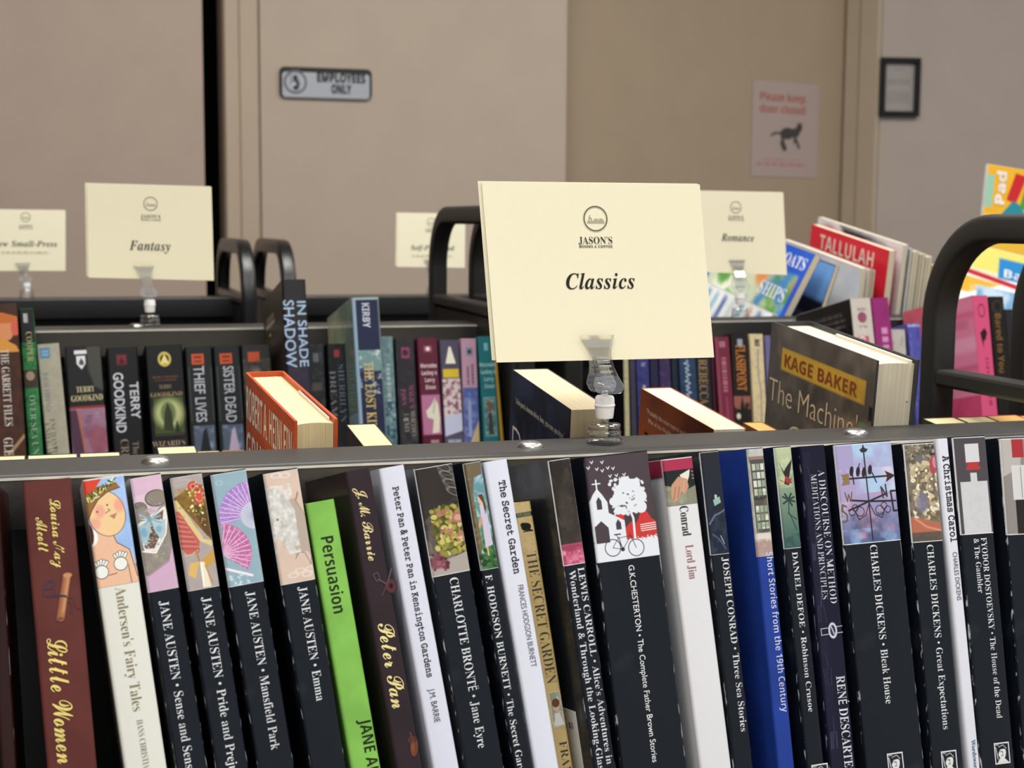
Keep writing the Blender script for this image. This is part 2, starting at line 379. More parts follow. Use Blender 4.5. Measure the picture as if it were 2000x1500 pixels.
def cart(label, x0, x1, yf, yb, rz, shn, shf, screws, ends, lip=.03, BLK=BLK, low_end=False):
    L = V(((x0+x1)/2, (yf+yb)/2, 0)); t = thing('book_cart', label, 'book cart', Matrix.Translation(L), 'black double sided book carts')
    W = lambda v: V(v)-L
    r = .0022
    arc = lambda cy, cz, a0: [(cy+r*math.cos(math.radians(a0+s*22.5)), cz+r*math.sin(math.radians(a0+s*22.5))) for s in range(5)]
    outl = [(yf, rz-lip)]+arc(yf+r, rz-r, 180)[::1] if False else None
    top = [(yf+r-r*math.cos(math.radians(s*22.5)), rz-r+r*math.sin(math.radians(s*22.5))) for s in range(5)]
    top += [(yb-r+r*math.sin(math.radians(s*22.5)), rz-r+r*math.cos(math.radians(s*22.5))) for s in range(5)]
    outl = [(yf, rz-lip)]+top+[(yb, rz-lip), (yb-.0025, rz-lip), (yb-.0025, rz-.003), (yf+.0025, rz-.003), (yf+.0025, rz-lip)]
    o = MB().prism(outl, x0, x1, lambda u, v, w: W((w, u, v))).build('top_rail', BLK, t); autosm(o, 50)
    if not label.startswith('bare'): MB().box(x0-L.x, x1-L.x, yf-.0004-L.y, yf+.0006-L.y, rz-.0030, rz-.0016).build('edge_highlight', EDGE, t)  # added strip: ceiling light glinting on the rounded rail edge, as colour
    yc = (yf+yb)/2
    MB().box(*[v for v in (x0-L.x, x1-L.x, -.002, .002, .35, rz-.004)]).build('centre_panel', BLK2, t)
    for sp, ey, s, nm in ((shn, EYN, 1, 'front_shelf'), (shf, EYF, -1, 'rear_shelf')):
        if sp is None: continue
        p0 = V((0, sp.y, sp.z))
        n = EZN if s == 1 else EZF
        if s == 1: a, b = p0-ey*.05, p0+ey*((yc-.004-p0.y)/ey.y)
        else: a, b = p0+ey*((yc+.004-p0.y)/ey.y), p0+ey*.24
        a = a-n*.0015; b = b-n*.0015; mb = MB()
        mb.v = [V((x, q.y, q.z))-V((L.x, L.y, 0)) for x in (x0+.002, x1-.002) for q in (a, b, b-n*.004, a-n*.004)]
        mb.f = [[0, 1, 2, 3], [4, 7, 6, 5], [0, 4, 5, 1], [1, 5, 6, 2], [2, 6, 7, 3], [3, 7, 4, 0]]
        mb.build(nm, BLK2, t)
    MB().box(x0-L.x, x1-L.x, -.2, .2, .33, .345).build('lower_shelf', BLK2, t)
    for (xe, yn_, yf_, zt, zbar, R) in ends:
        arch(t, L, xe, yn_, yf_, zt, .12, R, BLK=BLK)
        MB().box(xe+.004-L.x, xe+.018-L.x, yn_+.022-L.y, yf_-.022-L.y, .33, (.87 if low_end and xe > L.x else zbar-.014)).build('end_panel', BLK2, t)
        MB().box(xe+.001-L.x, xe+.021-L.x, yn_+.0225-L.y, yf_-.0225-L.y, zbar-.012, zbar+.002, .003).build('cross_bar', BLK, t)
        for yy in (yn_+.011, yf_-.011):
            c = V((xe+.011-L.x+(-.03 if xe > L.x else .03), yy-L.y, 0)); fk = MB().box(c.x-.014, c.x+.014, c.y-.004, c.y+.004, .045, .118).build('caster', BLK2, t)
            w = MB(); w.prism([(.045*math.cos(k*.3927), .047+.045*math.sin(k*.3927)) for k in range(16)], -.012, .012, lambda u, v, q: c+V((u, q+.02, v))); w.build('wheel', mat('777470', .6), fk)
    for px, py in screws:
        p = hZ(px, py, rz)-L
        p.y = 0 if abs(p.y) > .03 else p.y
        autosm(MB().lathe([(.0001, .0026), (.003, .0034), (.0050, .0034), (.0068, .0026), (.0080, .0014), (.0082, 0.0)], 28, p).build('screw', mat('b4b3b0', .32, 'steel'), t), 60)
    return t
# first cart, its far end post and the next cart parked against it
def endset(cpx, top, bar, outer2, Yfar):
    c = hY(cpx[0], cpx[1], Yfar-.022); zt = hX(top[0], top[1], c.x).z; zb = hY(bar[0], bar[1], Yfar-.022).z
    x2 = hY(outer2[0], outer2[1], Yfar).x
    return c.x, zt, zb, x2
YC1, YC2, YC3 = (YF1+YB1)/2, (YF2+YB2)/2, (YF3+YB3)/2
e1 = endset((1823, 700), (1935, 418), (1850, 725), (1968, 680), YC1+.2)
e2 = endset((843, 590), (900, 402), (866, 577), (913, 520), YC2+.2)
# ------------------------------------------------------------------ books
PAGE = {'y': mat('dccb9c', .8, 'pages'), 'c': mat('d6c8a6', .8, 'pages'), 'w': mat('d8cfb8', .8, 'pages'), 'o': mat('dba75c', .8, 'pages')}
class Book:
    """kind pb / hb: spine towards us; pbr / hbr: page ends towards us"""
    def __init__(s, label, O, ex, ey, ez, t, d, h, col, kind='pb', page='c', group=None, rough=.35, cover='worn', cat='book', name='book', r=None, cm=None):
        s.t, s.d, s.h, s.O, s.ex, s.ey, s.ez = t, d, h, O, ex, ey, ez
        B = O+ex*t/2+ey*d/2-ez*h
        m = Matrix(((ex.x, ey.x, ez.x, B.x), (ex.y, ey.y, ez.y, B.y), (ex.z, ey.z, ez.z, B.z), (0, 0, 0, 1)))
        s.root = thing(name, label, cat, m, group); s.mi = m.inverted()
        rev = kind.endswith('r'); hb = kind.startswith('hb'); f = -1 if rev else 1
        c = min(.0018 if hb else .0005, t*.12); r = r or min(.0016 if not hb else .003, t*.3); ins = .0035 if hb else .0004
        def U(hw, fr, r, n=4):
            p = [(-hw, d/2)]; p += [(-hw+r-r*math.cos(math.pi/2*i/n), fr+r-r*math.sin(math.pi/2*i/n)) for i in range(n+1)]
            p += [(hw-r+r*math.sin(math.pi/2*i/n), fr+r-r*math.cos(math.pi/2*i/n)) for i in range(n+1)]; p += [(hw, d/2)]; return p
        out = U(t/2, -d/2, r); inn = U(t/2-c, -d/2+c, max(r-c, .0002))[::-1]
        poly = [(u, v*f) for u, v in out+inn]
        cmat = cm or mat(col, rough, cover)
        o = MB().prism(poly, 0, h, lambda u, v, w: V((u, v, w))).build('cover', cmat, s.root); autosm(o, 35)
        x = t/2-c-.0001
        ps = [(-x, -d/2+c+.0001), (x, -d/2+c+.0001)]
        if hb:
            k = d/2-ins; ps += [(x*(1-2*i/8), k-.004*(1-abs(1-2*i/8)**2)) for i in range(9)]
        else: ps += [(x, d/2-ins), (-x, d/2-ins)]
        MB().prism([(u, v*f) for u, v in ps], ins, h-ins, lambda u, v, w: V((u, v, w))).build('page_block', PAGE[page], s.root)
        s.cx, s.r = 0, r
    def loc(s, px, py, face='s'):
        if face == 's': return s.mi @ hit(px, py, s.O, s.ey)
        return s.mi @ hit(px, py, s.O, s.ex)
    def fr(s, face):
        e = .00012
        if face == 's': return V((-s.t/2, -s.d/2-e, s.h)), V((1, 0, 0)), s.t, e
        return V((-s.t/2-e, s.d/2, s.h)), V((0, -1, 0)), s.d, e
    def pic(s, cv_fn, y0=0, y1=None, n=100, face='s', bg='808080', x0=0, x1=1, seed=1, name='cover_picture', m=None, bend=True):
        """paint rows y0..y1 (metres from the top) of a face"""
        p, xd, w, e = s.fr(face); y1 = y1 or s.h; cv = Cv(w*(x1-x0), y1-y0, n, bg, seed); cv_fn(cv)
        full = face == 's' and x0 == 0 and x1 == 1
        return cv.put(name, s.root, p+xd*(w*x0)-V((0, 0, y0)), xd, V((0, 0, -1)), m, (s.r, 0) if (full and bend) else None)
    def down(s, txt, k, a, b, cap, col, off=0, sp=1, dx=0, name='lettering', flip=False):
        """print down the spine between pixels a and b (its middle line)"""
        A, B = s.loc(*a), s.loc(*b); u = (A.x+B.x)/2+dx
        p = V((u, -s.d/2-.0002, A.z)); L = A.z-B.z
        return text(txt, k, s.root, p, V((0, 0, -1)), V((1, 0, 0)), L, cap, col, off, sp, name)
    def across(s, txt, k, c, L, cap, col, off=0, face='s', name='lettering'):
        A = s.loc(*c, face)
        if face == 's': p, xd = V((A.x, -s.d/2-.0002, A.z)), V((1, 0, 0))
        else: p, xd = V((-s.t/2-.0002, A.y, A.z)), V((0, -1, 0))
        return text(txt, k, s.root, p, xd, Z_, L, cap, col, off, name=name, center=True)
def near(label, TL, TR, BL, col, S=S1, SH=SH1, p=0, d=.126, kind='pb', yb=None, **kw):
    """a book standing spine out; p: how far it stands back from its neighbours"""
    lim = (YF1 if S is S1 else YF2)-.002
    for _ in range(3):      # the page ends must clear the rail
        A = hit(*TL, S+EYN*p, EYN); B = hit(*TR, S+EYN*p, EYN); A = A if A.z > B.z else B
        ov = (A+EYN*d).y-lim if (A+EYN*d).z > (RZ1 if S is S1 else RZ2)-.032 else 0
        if ov > 0: p -= ov/EYN.y
    P = S+EYN*p
    A, B, D = hit(*TL, P, EYN), hit(*TR, P, EYN), hit(*BL, P, EYN)
    q = A-D; a = math.atan2(-q.x, q.dot(EZN)); ex = X_*math.cos(a)+EZN*math.sin(a); ez = -X_*math.sin(a)+EZN*math.cos(a)
    t = (B-A).dot(ex); low = A if a >= 0 else A+ex*t
    h = (low-SH).dot(EZN)/ez.dot(EZN)
    return Book(label, A, ex, EYN, ez, t, d, h-.0004, col, kind, **kw)
def far(label, TL, t, h, d, col, FE=FE1, lean=0, p=0, kind='pbr', SH=None, T=TF, **kw):
    """a book with its page ends towards us; TL: its near top corner beside the visible cover"""
    ey, ez0 = V((0, math.cos(T), math.sin(T))), V((0, -math.sin(T), math.cos(T)))
    A = hit(*TL, FE+ey*p, ey); a = -math.radians(lean)
    ex = X_*math.cos(a)+ez0*math.sin(a); ez = -X_*math.sin(a)+ez0*math.cos(a)
    if SH is not None: h = (A-SH).dot(ez0)/math.cos(a)-(abs(t*math.sin(a)) if a < 0 else 0)-.0004
    return Book(label, A, ex, ey, ez, t, d, h, col, kind, **kw)
NAVY = '131820'; G1 = 'classics on the first cart'
# --- pictures -------------------------------------------------------------------------------------
def a_girl(c):
    c.cloud('8fb0e2', 3, .3, .8, .8).rect(.83, .84, 1, 1, '4e7fc0').line([(.8, .84), (1, .835)], .02, '2b3e66')
    c.poly([(0, 0), (.45, 0), (.1, .16), (0, .2)], 'd4452e').poly([(0, .38), (0, .16), (.3, .07), (.78, .05), (.86, .1), (.5, .13), (.2, .22), (0, .36)], '8a6238')
    c.poly([(.1, .5), (.55, .5), (.62, .62), (.9, .7), (1, .9), (1, 1), (0, 1), (0, .62), (.12, .58)], 'e6b99a').line([(.52, .5), (.6, .61), (.88, .69), (.98, .95)], .018, '4c352a')
    c.ell(0, .53, .17, .08, 'f4f0ea').ell(-.02, .5, .1, .1, '5b3324')
    c.ell(.46, .33, .45, .215, '54402e', -8).ell(.46, .33, .435, .21, 'ecc896', -8)
    c.poly([(0, .36), (0, .14), (.3, .08), (.8, .07), (.86, .105), (.55, .13), (.3, .19), (.1, .29)], '94693c').line([(.02, .35), (.12, .28), (.3, .19), (.55, .13), (.86, .105)], .018, '3e2a1a')
    for i in range(46):
        a = i/46; x = .02+.72*a; y = .21-.17*a+c.r.uniform(-.02, .02); t = c.r.uniform(-2.6, -.2); l = c.r.uniform(.06, .14)
        c.line([(x, y), (x+l*math.cos(t), y+l*math.sin(t)*.4)], .022, ['2f4a24', '5c8a34', 'd8d84a', 'e9ecd0', '24381c'][i % 5])
    c.ell(.3, .3, .12, .06, 'e58a86', 0, .55, 9).ell(.78, .27, .12, .06, 'e58a86', 0, .55, 9).ell(.16, .405, .12, .05, 'e58a86', 0, .5, 9)
    c.ell(.5, .25, .022, .009, '4b3a2a').ell(.24, .3, .022, .009, '4b3a2a').line([(.5, .29), (.55, .3), (.44, .325)], .016, '55402f')
    c.poly([(.56, .355), (.66, .345), (.62, .385)], 'd07a66').line([(.53, .355), (.62, .385), (.69, .34), (.6, .353), (.53, .355)], .012, '5a3a30')
    for x, y in ((.14, .85), (.62, .8)):
        for k in range(5): c.line([(x, y), (x-.12+.07*k, y-.1+.012*abs(k-2))], .085, '3c3a36').line([(x, y), (x-.12+.07*k, y-.1+.012*abs(k-2))], .06, 'e8ebe4')
        c.ell(x, y+.01, .17, .065, '3c3a36').ell(x, y+.01, .155, .058, 'e8ebe4')
    c.line([(.3, .9), (.5, .89)], .02, '7a4a3a').line([(.8, .83), (.82, 1)], .015, '4a3430').grain(.03)
def a_bag(c):
    c.cloud('cfadc4', 3, .3, .8, .6).ell(.25, .2, .3, .05, 'e6cfdb', 0, .5, 6)
    c.ell(.72, .2, .36, .075, '5d564e').ell(.74, .2, .34, .065, '8b8376').ell(.15, .27, .25, .06, '7b736a')
    c.poly([(0, .28), (.3, .25), (.5, .36), (.8, .28), (1, .25), (1, .62), (.8, .75), (.45, .8), (.1, .85), (0, .85)], '8d867c').cloud('a39c90', 5, .4, .8, .8, 3, (0, .28, 1, .82))
    c.poly([(0, .85), (.1, .85), (.8, .75), (1, .6), (1, 1), (0, 1)], 'cba9c2').line([(.1, .855), (.8, .76), (1, .62)], .03, '5c5750', .6, 4)
    c.poly([(.02, .4), (.3, .36), (.95, .28), (1, .32), (.8, .52), (.45, .66), (.1, .64)], 'e4dfd8')
    c.poly([(.08, .42), (.4, .38), (.9, .31), (.72, .5), (.42, .63), (.14, .62)], '6b5a4c').dabs(120, (.1, .38, .8, .62), .02, ['c9b7a2', 'e8e0d6', '3f342b'])
    c.poly([(.04, .42), (.45, .38), (.4, .46), (.2, .6), (.04, .56)], '9fbcc8').poly([(.45, .38), (.95, .4), (.7, .58), (.52, .48)], 'a9c5cf')
    for k in range(7): c.line([(.4, .37), (.1+.02*k, .3+.02*k)], .022, ['6e8d9e', 'c7dbe2'][k % 2]).line([(.42, .37), (.78, .3+.02*k)], .022, ['6e8d9e', 'c7dbe2'][k % 2])
    c.ell(.41, .37, .07, .03, '7d9aab').ell(.18, .48, .1, .04, '5f97ae', 0, .6, 5).ell(.66, .47, .1, .03, '5f97ae', 0, .5, 5)
    c.line([(.04, .64), (.45, .67), (.85, .52), (1, .34)], .05, 'efece6').dabs(60, (0, .2, 1, .7), .014, ['efece6', 'd8d2ca'], 5).border()
def a_hat(c):
    c.cloud('b8aca8', 3, .3, .8, .6).ell(.3, .05, .3, .02, 'c8bcb8', 0, .6, 3, .01)
    c.poly([(0, .18), (.3, .14), (.55, .09), (1, .1), (1, .6), (.7, .48), (.3, .3)], '7d5f2c').cloud('a3843e', 6, .4, .8, .7, 2, (.1, .1, 1, .5)).poly([(.5, .25), (1, .3), (1, .58), (.8, .52)], '5b4020', .8, 4)
    c.poly([(.0, .2), (.1, .2), (.75, .57), (1, .6), (.95, .645), (.6, .58), (.1, .3), (0, .27)], 'd8c48a').dabs(50, (.05, .25, .9, .6), .02, ['6a5a2c', 'eadcae'], 8)
    c.poly([(0, .3), (.12, .3), (.6, .58), (.55, .68), (.2, .7), (0, .62)], 'c0635a')
    for k in range(7): c.line([(0, .33+.045*k), (.2+.06*k, .36+.045*k)], .025, 'e29a8c', .8).line([(0, .35+.045*k), (.2+.06*k, .385+.045*k)], .02, '8a3a38', .7)
    c.line([(.03, .69), (.3, .69), (.5, .66)], .05, 'c9b0a0')
    for x, y in ((.78, .14), (.8, .22), (.95, .19), (.66, .1)): c.ell(x, y, .16, .045, 'c7433f').ell(x, y, .1, .028, 'e8807a').ell(x, y, .05, .014, 'a22f30')
    c.dabs(50, (.45, .07, 1, .35), .04, ['e6d67c', 'f0e6a8', '94a04a', '6d7c34'], 5).ell(.8, .2, .1, .028, 'd2524a')
    c.line([(.45, .66), (.5, .76), (.3, .85)], .05, 'a98338').poly([(.5, .76), (.2, .76), (.1, .86), (.3, .9)], 'd9b46a').poly([(.55, .76), (.98, .67), (1, .78), (.7, .82)], 'c79c4c').poly([(.5, .76), (.65, .77), (.75, .99), (.5, .99)], 'e9dfc6')
    c.line([(.56, .78), (.52, .98)], .05, 'f4f1e8').line([(.66, .8), (.8, .96)], .04, 'b58c42').border()
def a_fan(c):
    c.cloud('8ca9b6', 3, .3, .8, .6).ell(.2, .08, .09, .02, 'b5cbd3', 0, .7, 2, .012)
    for (cx, cy, R, a0, a1, col, c2) in ((1.02, .41, .98, 172, 272, 'a07cc4', 'd3b4e0'), (-.06, .7, .86, -78, 40, 'b8679a', 'f0c0dc')):
        pts = [(cx, cy)]+[(cx+R*math.cos(math.radians(a)), cy+R*math.sin(math.radians(a))/c.A) for a in np.linspace(a0, a1, 24)]
        c.poly(pts, col)
        k = np.clip((c.vn(26, 4)-.5)*4, 0, 1)[..., None]*((c.dist(pts, True) < 0)[..., None]); c.a += (np.array(C(c2))-c.a)*k*.45
        for a in np.linspace(a0+4, a1-6, 11): c.line([(cx, cy), (cx+R*.97*math.cos(math.radians(a)), cy+R*.97*math.sin(math.radians(a))/c.A)], .018, 'f0d6ec')
    c.ell(1.02, .41, .38, .38/c.A, 'c9cede')
    for a in np.linspace(110, 250, 14): c.line([(1.02, .41), (1.02+.38*math.cos(math.radians(a)), .41+.38*math.sin(math.radians(a))/c.A)], .014, '9aa3b8')
    c.line([(-.02, .83), (.7, .93)], .07, 'f0e2ee').dabs(14, (0, .9, .6, 1), .05, ['a8c0cc', 'c4d4dc'], 4).border()
def a_parasol(c):
    c.cloud('ccb6a6', 3, .3, .8, .6)
    for x, y in ((.35, .03), (.6, .04), (.4, .93), (.6, .9), (.78, .94), (.9, .9)): c.ell(x, y, .13, .02, 'e6d8ce', 0, .8, 2, .016)
    c.poly([(.5, .24), (.8, .26), (1, .42), (1, .8), (.9, .74), (.7, .74), (.55, .78), (.5, .5)], 'b5a698').line([(.53, .79), (.66, .735), (.82, .75), (.94, .86), (.98, .8)], .02, '8c7468')
    c.poly([(0, .12), (.3, .14), (.55, .22), (.72, .36), (.7, .58), (.52, .76), (.3, .65), (0, .56)], 'c9c8c2').cloud('e4e4e0', 9, .45, .7, .8, 4, (0, .12, .72, .74)).cloud('a8a59e', 7, .55, .8, .5, 9, (0, .14, .66, .7))
    c.line([(.8, .27), (.88, .21)], .035, '96704a').line([(.78, .28), (.94, .38), (1, .44)], .018, 'a08872').ell(.2, .42, .04, .012, '8e7a66').border()
def a_flowers(c):
    c.grad('3a342e', '8a8078', .2, 1).cloud('26221e', 4, .4, .7, .8).poly([(0, 0), (.7, 0), (1, .3), (.3, .4), (0, .5)], '2e2924', .85, 4)
    for k in range(7): c.ell(.75+.03*k, .02+.04*k, .2, .03, ['8d8a84', '5a554f'][k % 2], 30, .8, 2, .012)
    c.poly([(0, .8), (.5, .86), (1, .82), (1, 1), (0, 1)], 'a8a098').ell(.2, .87, .25, .06, '6e3a44', 0, .8, 6).dabs(24, (0, .8, .45, .95), .05, ['7c3c4c', '9c5864', '5a2a34'], 2)
    c.ell(.62, .58, .42, .21, '5f5a2a').dabs(150, (.25, .38, 1, .82), .07, ['9c9440', 'c9bf6c', '6a6a2c', '8a8a3a', 'b0a04c', '4a4a22'], 6).dabs(30, (.4, .4, 1, .72), .06, ['b07868', 'd8b49a', 'a86a58'], 9)
    c.ell(.9, .5, .16, .05, 'a5705c').ell(.9, .5, .1, .03, 'c99a84').border(.014)
def a_garden(c):
    c.grad('6a98ac', '4e7c4a', .1, .9).cloud('b6d0dc', 4, .5, .75, .8).poly([(0, 0), (1, 0), (.9, .12), (.45, .14), (.25, .3), (.3, .75), (0, 1)], '6e6248').cloud('8f8464', 6, .5, .8, .8, 3, (0, 0, .3, 1)).rect(0, 0, .12, .6, '4a4030', .6)
    c.dabs(60, (.4, .72, 1, 1), .14, ['2f5c30', '4f8040', '264a26'], 3).dabs(20, (.1, .85, .9, 1), .12, ['20402a', '3b6a3a'], 4)
    c.poly([(.5, .4), (.75, .38), (.85, .5), (.88, .78), (.45, .8), (.5, .6)], 'c8c0d4').poly([(.5, .5), (.3, .56), (.26, .6), (.34, .61), (.55, .56)], 'c39a80').ell(.6, .35, .14, .045, 'd8b096')
    c.poly([(.5, .31), (.75, .3), (.85, .42), (.75, .5), (.7, .38)], '5e3e28').line([(.55, .8), (.56, .87)], .09, 'd0ac92').border(.02)
def a_plaintable(c):      # dark ground over a pink table top
    c.grad('28231f', '3c332e').cloud('4a4038', 4, .45, .8, .7).rect(0, .8, 1, 1, 'b24a66').cloud('e89ab4', 4, .4, .7, .9, 3, (0, .84, 1, 1)).ell(.5, .84, .5, .03, '8a3a50', 0, .7, 4).ell(.5, .45, .3, .2, '4a433c', 0, .4, 10).border(.025)
def a_church(c):
    c.cloud('4a3f44', 5, .4, .8, .5)
    c.poly([(.36, .56), (1, .62), (1, .82), (.4, .82)], '463c40').poly([(.38, .53), (.5, .58), (.5, .7), (.6, .65), (.66, .64), (.66, .68), (.72, .63), (.76, .56), (.82, .53), (.87, .58), (.92, .64), (1, .68), (1, .82), (.42, .84)], 'c93a34')
    c.rect(0, .815, 1, 1, 'dfe4ea').dabs(30, (.2, .8, 1, .83), .012, ['dfe4ea'], 3)
    c.poly([(0, .8), (0, .42), (.05, .36), (.13, .3), (.2, .36), (.27, .44), (.27, .54), (.5, .63), (.5, .82), (.24, .82), (.24, .7), (.14, .62), (.03, .66), (.03, .84)], 'dfe4ea')
    c.line([(.13, .32), (.13, .22)], .022, 'e8ecf0').line([(.07, .255), (.19, .255)], .018, 'e8ecf0')
    c.poly([(.1, .5), (.1, .42), (.14, .38), (.18, .42), (.18, .5)], '483e44').poly([(.36, .71), (.36, .65), (.4, .61), (.44, .65), (.44, .71)], '483e44').poly([(.035, .82), (.035, .66), (.14, .61), (.24, .68), (.24, .82)], '483e44')
    for x, y, r in ((.58, .28, .1), (.5, .35, .1), (.64, .32, .12), (.73, .3, .08), (.45, .42, .1), (.36, .44, .06), (.7, .4, .13), (.8, .42, .09), (.55, .44, .08), (.66, .5, .1), (.78, .52, .09), (.42, .53, .06), (.5, .54, .06)): c.ell(x, y, r, r/c.A, 'dfe4ea')
    c.dabs(90, (.32, .22, .86, .57), .028, ['dfe4ea'], 5).dabs(16, (.5, .36, .72, .52), .012, ['463c40'], 8).line([(.63, .82), (.64, .62), (.6, .53)], .035, 'dfe4ea')
    for x, y in ((.1, .05), (.04, .1), (.17, .12), (.26, .06), (.25, .14), (.34, .12), (.42, .13), (.36, .2), (.46, .2), (.52, .23), (.58, .2)): c.line([(x-.02, y-.012), (x, y+.008), (x+.022, y-.016)], .014, 'dfe4ea')
    for k in range(4): c.line([(.74, .69+.02*k), (.98, .685+.02*k)], .012, 'f0f2f4')
    for x in (.74, .8, .92, .98): c.line([(x, .75), (x, .83)], .006, '5a4a4c')
    for x, y in ((.27, .875), (.63, .9)): c.ell(x, y, .12, .12/c.A, '33303a', ring=.006)
    c.line([(.27, .875), (.38, .78), (.42, .9), (.27, .875)], .008, '33303a').line([(.35, .76), (.42, .9), (.57, .78), (.38, .79)], .008, '33303a').line([(.55, .75), (.63, .9)], .009, '33303a').line([(.32, .755), (.41, .755)], .018, '33303a').ell(.42, .9, .03, .02, '33303a')
def a_hands(c):
    c.rect(0, 0, 1, .24, 'a83250').rect(0, .24, 1, 1, '1e2624').poly([(0, .55), (.3, .6), (.6, .7), (1, .6), (1, 1), (0, 1)], '868672').cloud('a8a890', 4, .5, .8, .7, 3, (0, .6, 1, 1))
    c.poly([(.5, .35), (.85, .25), (.8, .4), (.7, .55), (.55, .45)], 'e4ded0').poly([(.2, .55), (.45, .38), (.72, .45), (.75, .62), (.6, .78), (.5, .7), (.35, .9), (.2, .92), (.15, .75)], 'c49478').line([(.32, .6), (.22, .88)], .02, '8a5c48').line([(.45, .6), (.35, .85)], .02, '8a5c48').line([(.62, .5), (.55, .72)], .02, 'dcb096')
    for y in (.3, .38, .45): c.ell(.92, y, .035, .02, '9a7a5c')
def a_sea(c):
    c.grad('262830', '1c2436').cloud('3a4658', 4, .5, .8, .7, 1, (0, .5, 1, 1)).poly([(.4, .47), (.75, .44), (.8, .5), (.45, .53)], '8fb4a8').rect(.5, .42, .62, .46, 'b8c4bc').line([(.2, .5), (.5, .55), (.9, .5)], .05, '20242c')
    c.line([(.1, .7), (.4, .62), (.7, .6), (1, .57)], .06, '8a97ac', .8, 3).line([(.2, .8), (.5, .85), (.8, .95)], .05, '6f86a6', .7, 4).line([(.6, .82), (.75, .9)], .03, 'b8c8dc').border(.02)
def a_window(c):
    c.cloud('d0d0c4', 4, .4, .8, .8).rect(.05, .07, 1, .13, '8c7a72').rect(.1, .1, .92, .78, '55504a')
    for j in range(8):
        for i in range(3):
            if j == 4: continue
            c.rect(.18+.25*i, .14+.078*j, .38+.25*i, .2+.078*j, ['b8c4b0', '8fa090', 'd4d8cc'][(i+j) % 3])
    c.rect(.1, .45, .92, .475, '3c3834').cloud('7c8468', 5, .5, .7, .6, 4, (.1, .4, .9, .78)).rect(0, .79, 1, .84, 'd8cec4').cloud('b09a92', 4, .4, .7, .9, 2, (0, .84, 1, 1)).rect(0, .86, 1, 1, 'a08078', .5)
def a_parrot(c):
    c.grad('b8c49c', '3c5c58', .0, 1).cloud('d8d8a8', 3, .5, .8, .6, 2, (0, 0, 1, .4))
    c.poly([(.15, .14), (.4, .24), (.55, .2), (.95, .12), (.7, .28), (.6, .34), (.85, .3), (.6, .38), (.35, .36), (.45, .3)], '2e2828').poly([(.5, .28), (.75, .32), (.8, .36), (.5, .36), (.4, .32)], '9c3a30').line([(.3, .34), (.15, .32)], .05, 'b04a38')
    for a in (-150, -120, -60, -20, 20, 60, 150): c.line([(.5, .52), (.5+.35*math.cos(math.radians(a)), .52+.35*math.sin(math.radians(a))/c.A)], .1, '2c4038')
    c.line([(.4, .65), (.5, .66), (.8, .82)], .05, '2c4038').line([(.45, .66), (.85, .72)], .05, '2c4038').line([(.5, .53), (.45, .66)], .06, '33463e').cloud('2a4646', 4, .4, .7, .8, 5, (0, .85, 1, 1)).border(.022)
def a_vane(c):
    c.grad('7ea0cc', 'a89cc4', 0, .5).grad('a89cc4', '56658c', .5, 1, al=.9).cloud('a9cbe6', 3, .4, .7, .9, 1, (.3, 0, 1, .5)).cloud('d6cade', 3, .45, .7, .9, 6, (0, .25, 1, .75)).cloud('c890a4', 3, .5, .75, .8, 9, (0, .5, 1, .95)).cloud('3f5074', 4, .45, .7, .7, 12, (0, .7, 1, 1)).cloud('8ab4dc', 4, .5, .7, .7, 3, (0, .85, 1, 1))
    K = '2b2528'; c.line([(.49, .02), (.5, .97)], .022, K).poly([(.42, .06), (.46, .05), (.49, .02), (.52, .05), (.57, .06), (.53, .09), (.45, .09)], '35302f')
    c.line([(.1, .345), (.86, .345)], .028, K).poly([(.82, .29), (1, .345), (.82, .41), (.86, .345)], '3a2e26').poly([(.06, .3), (.2, .29), (.2, .4), (.06, .41), (.1, .345)], '8a7250')
    for x, y in ((.25, .27), (.36, .28), (.46, .29), (.57, .27)): c.ell(x, y, .035, .05, '2a2628', 12)
    c.line([(.4, .2), (.36, .26)], .015, K).line([(.6, .3), (.66, .4)], .02, K).line([(.26, .3), (.27, .4)], .02, K)
    c.line([(.14, .66), (.5, .585), (.82, .52)], .028, K).line([(.18, .56), (.5, .585), (.92, .6)], .028, K)
    for sx in (-1, 1):
        c.line([(.5, .6), (.5+sx*.08, .72), (.5+sx*.2, .76), (.5+sx*.25, .68)], .014, K)
        for x, y, r in ((.17, .68, .07), (.25, .64, .05), (.31, .68, .05)): c.ell(.5+sx*x, y, r, r/c.A, K, ring=.006)
    c.line([(.1, .48), (.13, .57), (.16, .5), (.19, .57), (.22, .48)], .02, '6d5a4c').line([(.1, .62), (.04, .6), (.03, .66), (.1, .7), (.1, .76), (.03, .77)], .03, '6d5a58')
    c.line([(.75, .56), (.73, .45), (.82, .55), (.81, .43)], .024, '3c3230').line([(.99, .5), (.89, .5), (.91, .7), (1, .7)], .03, K).line([(.9, .6), (.97, .6)], .022, K).border(.01, 'f0f0f0')
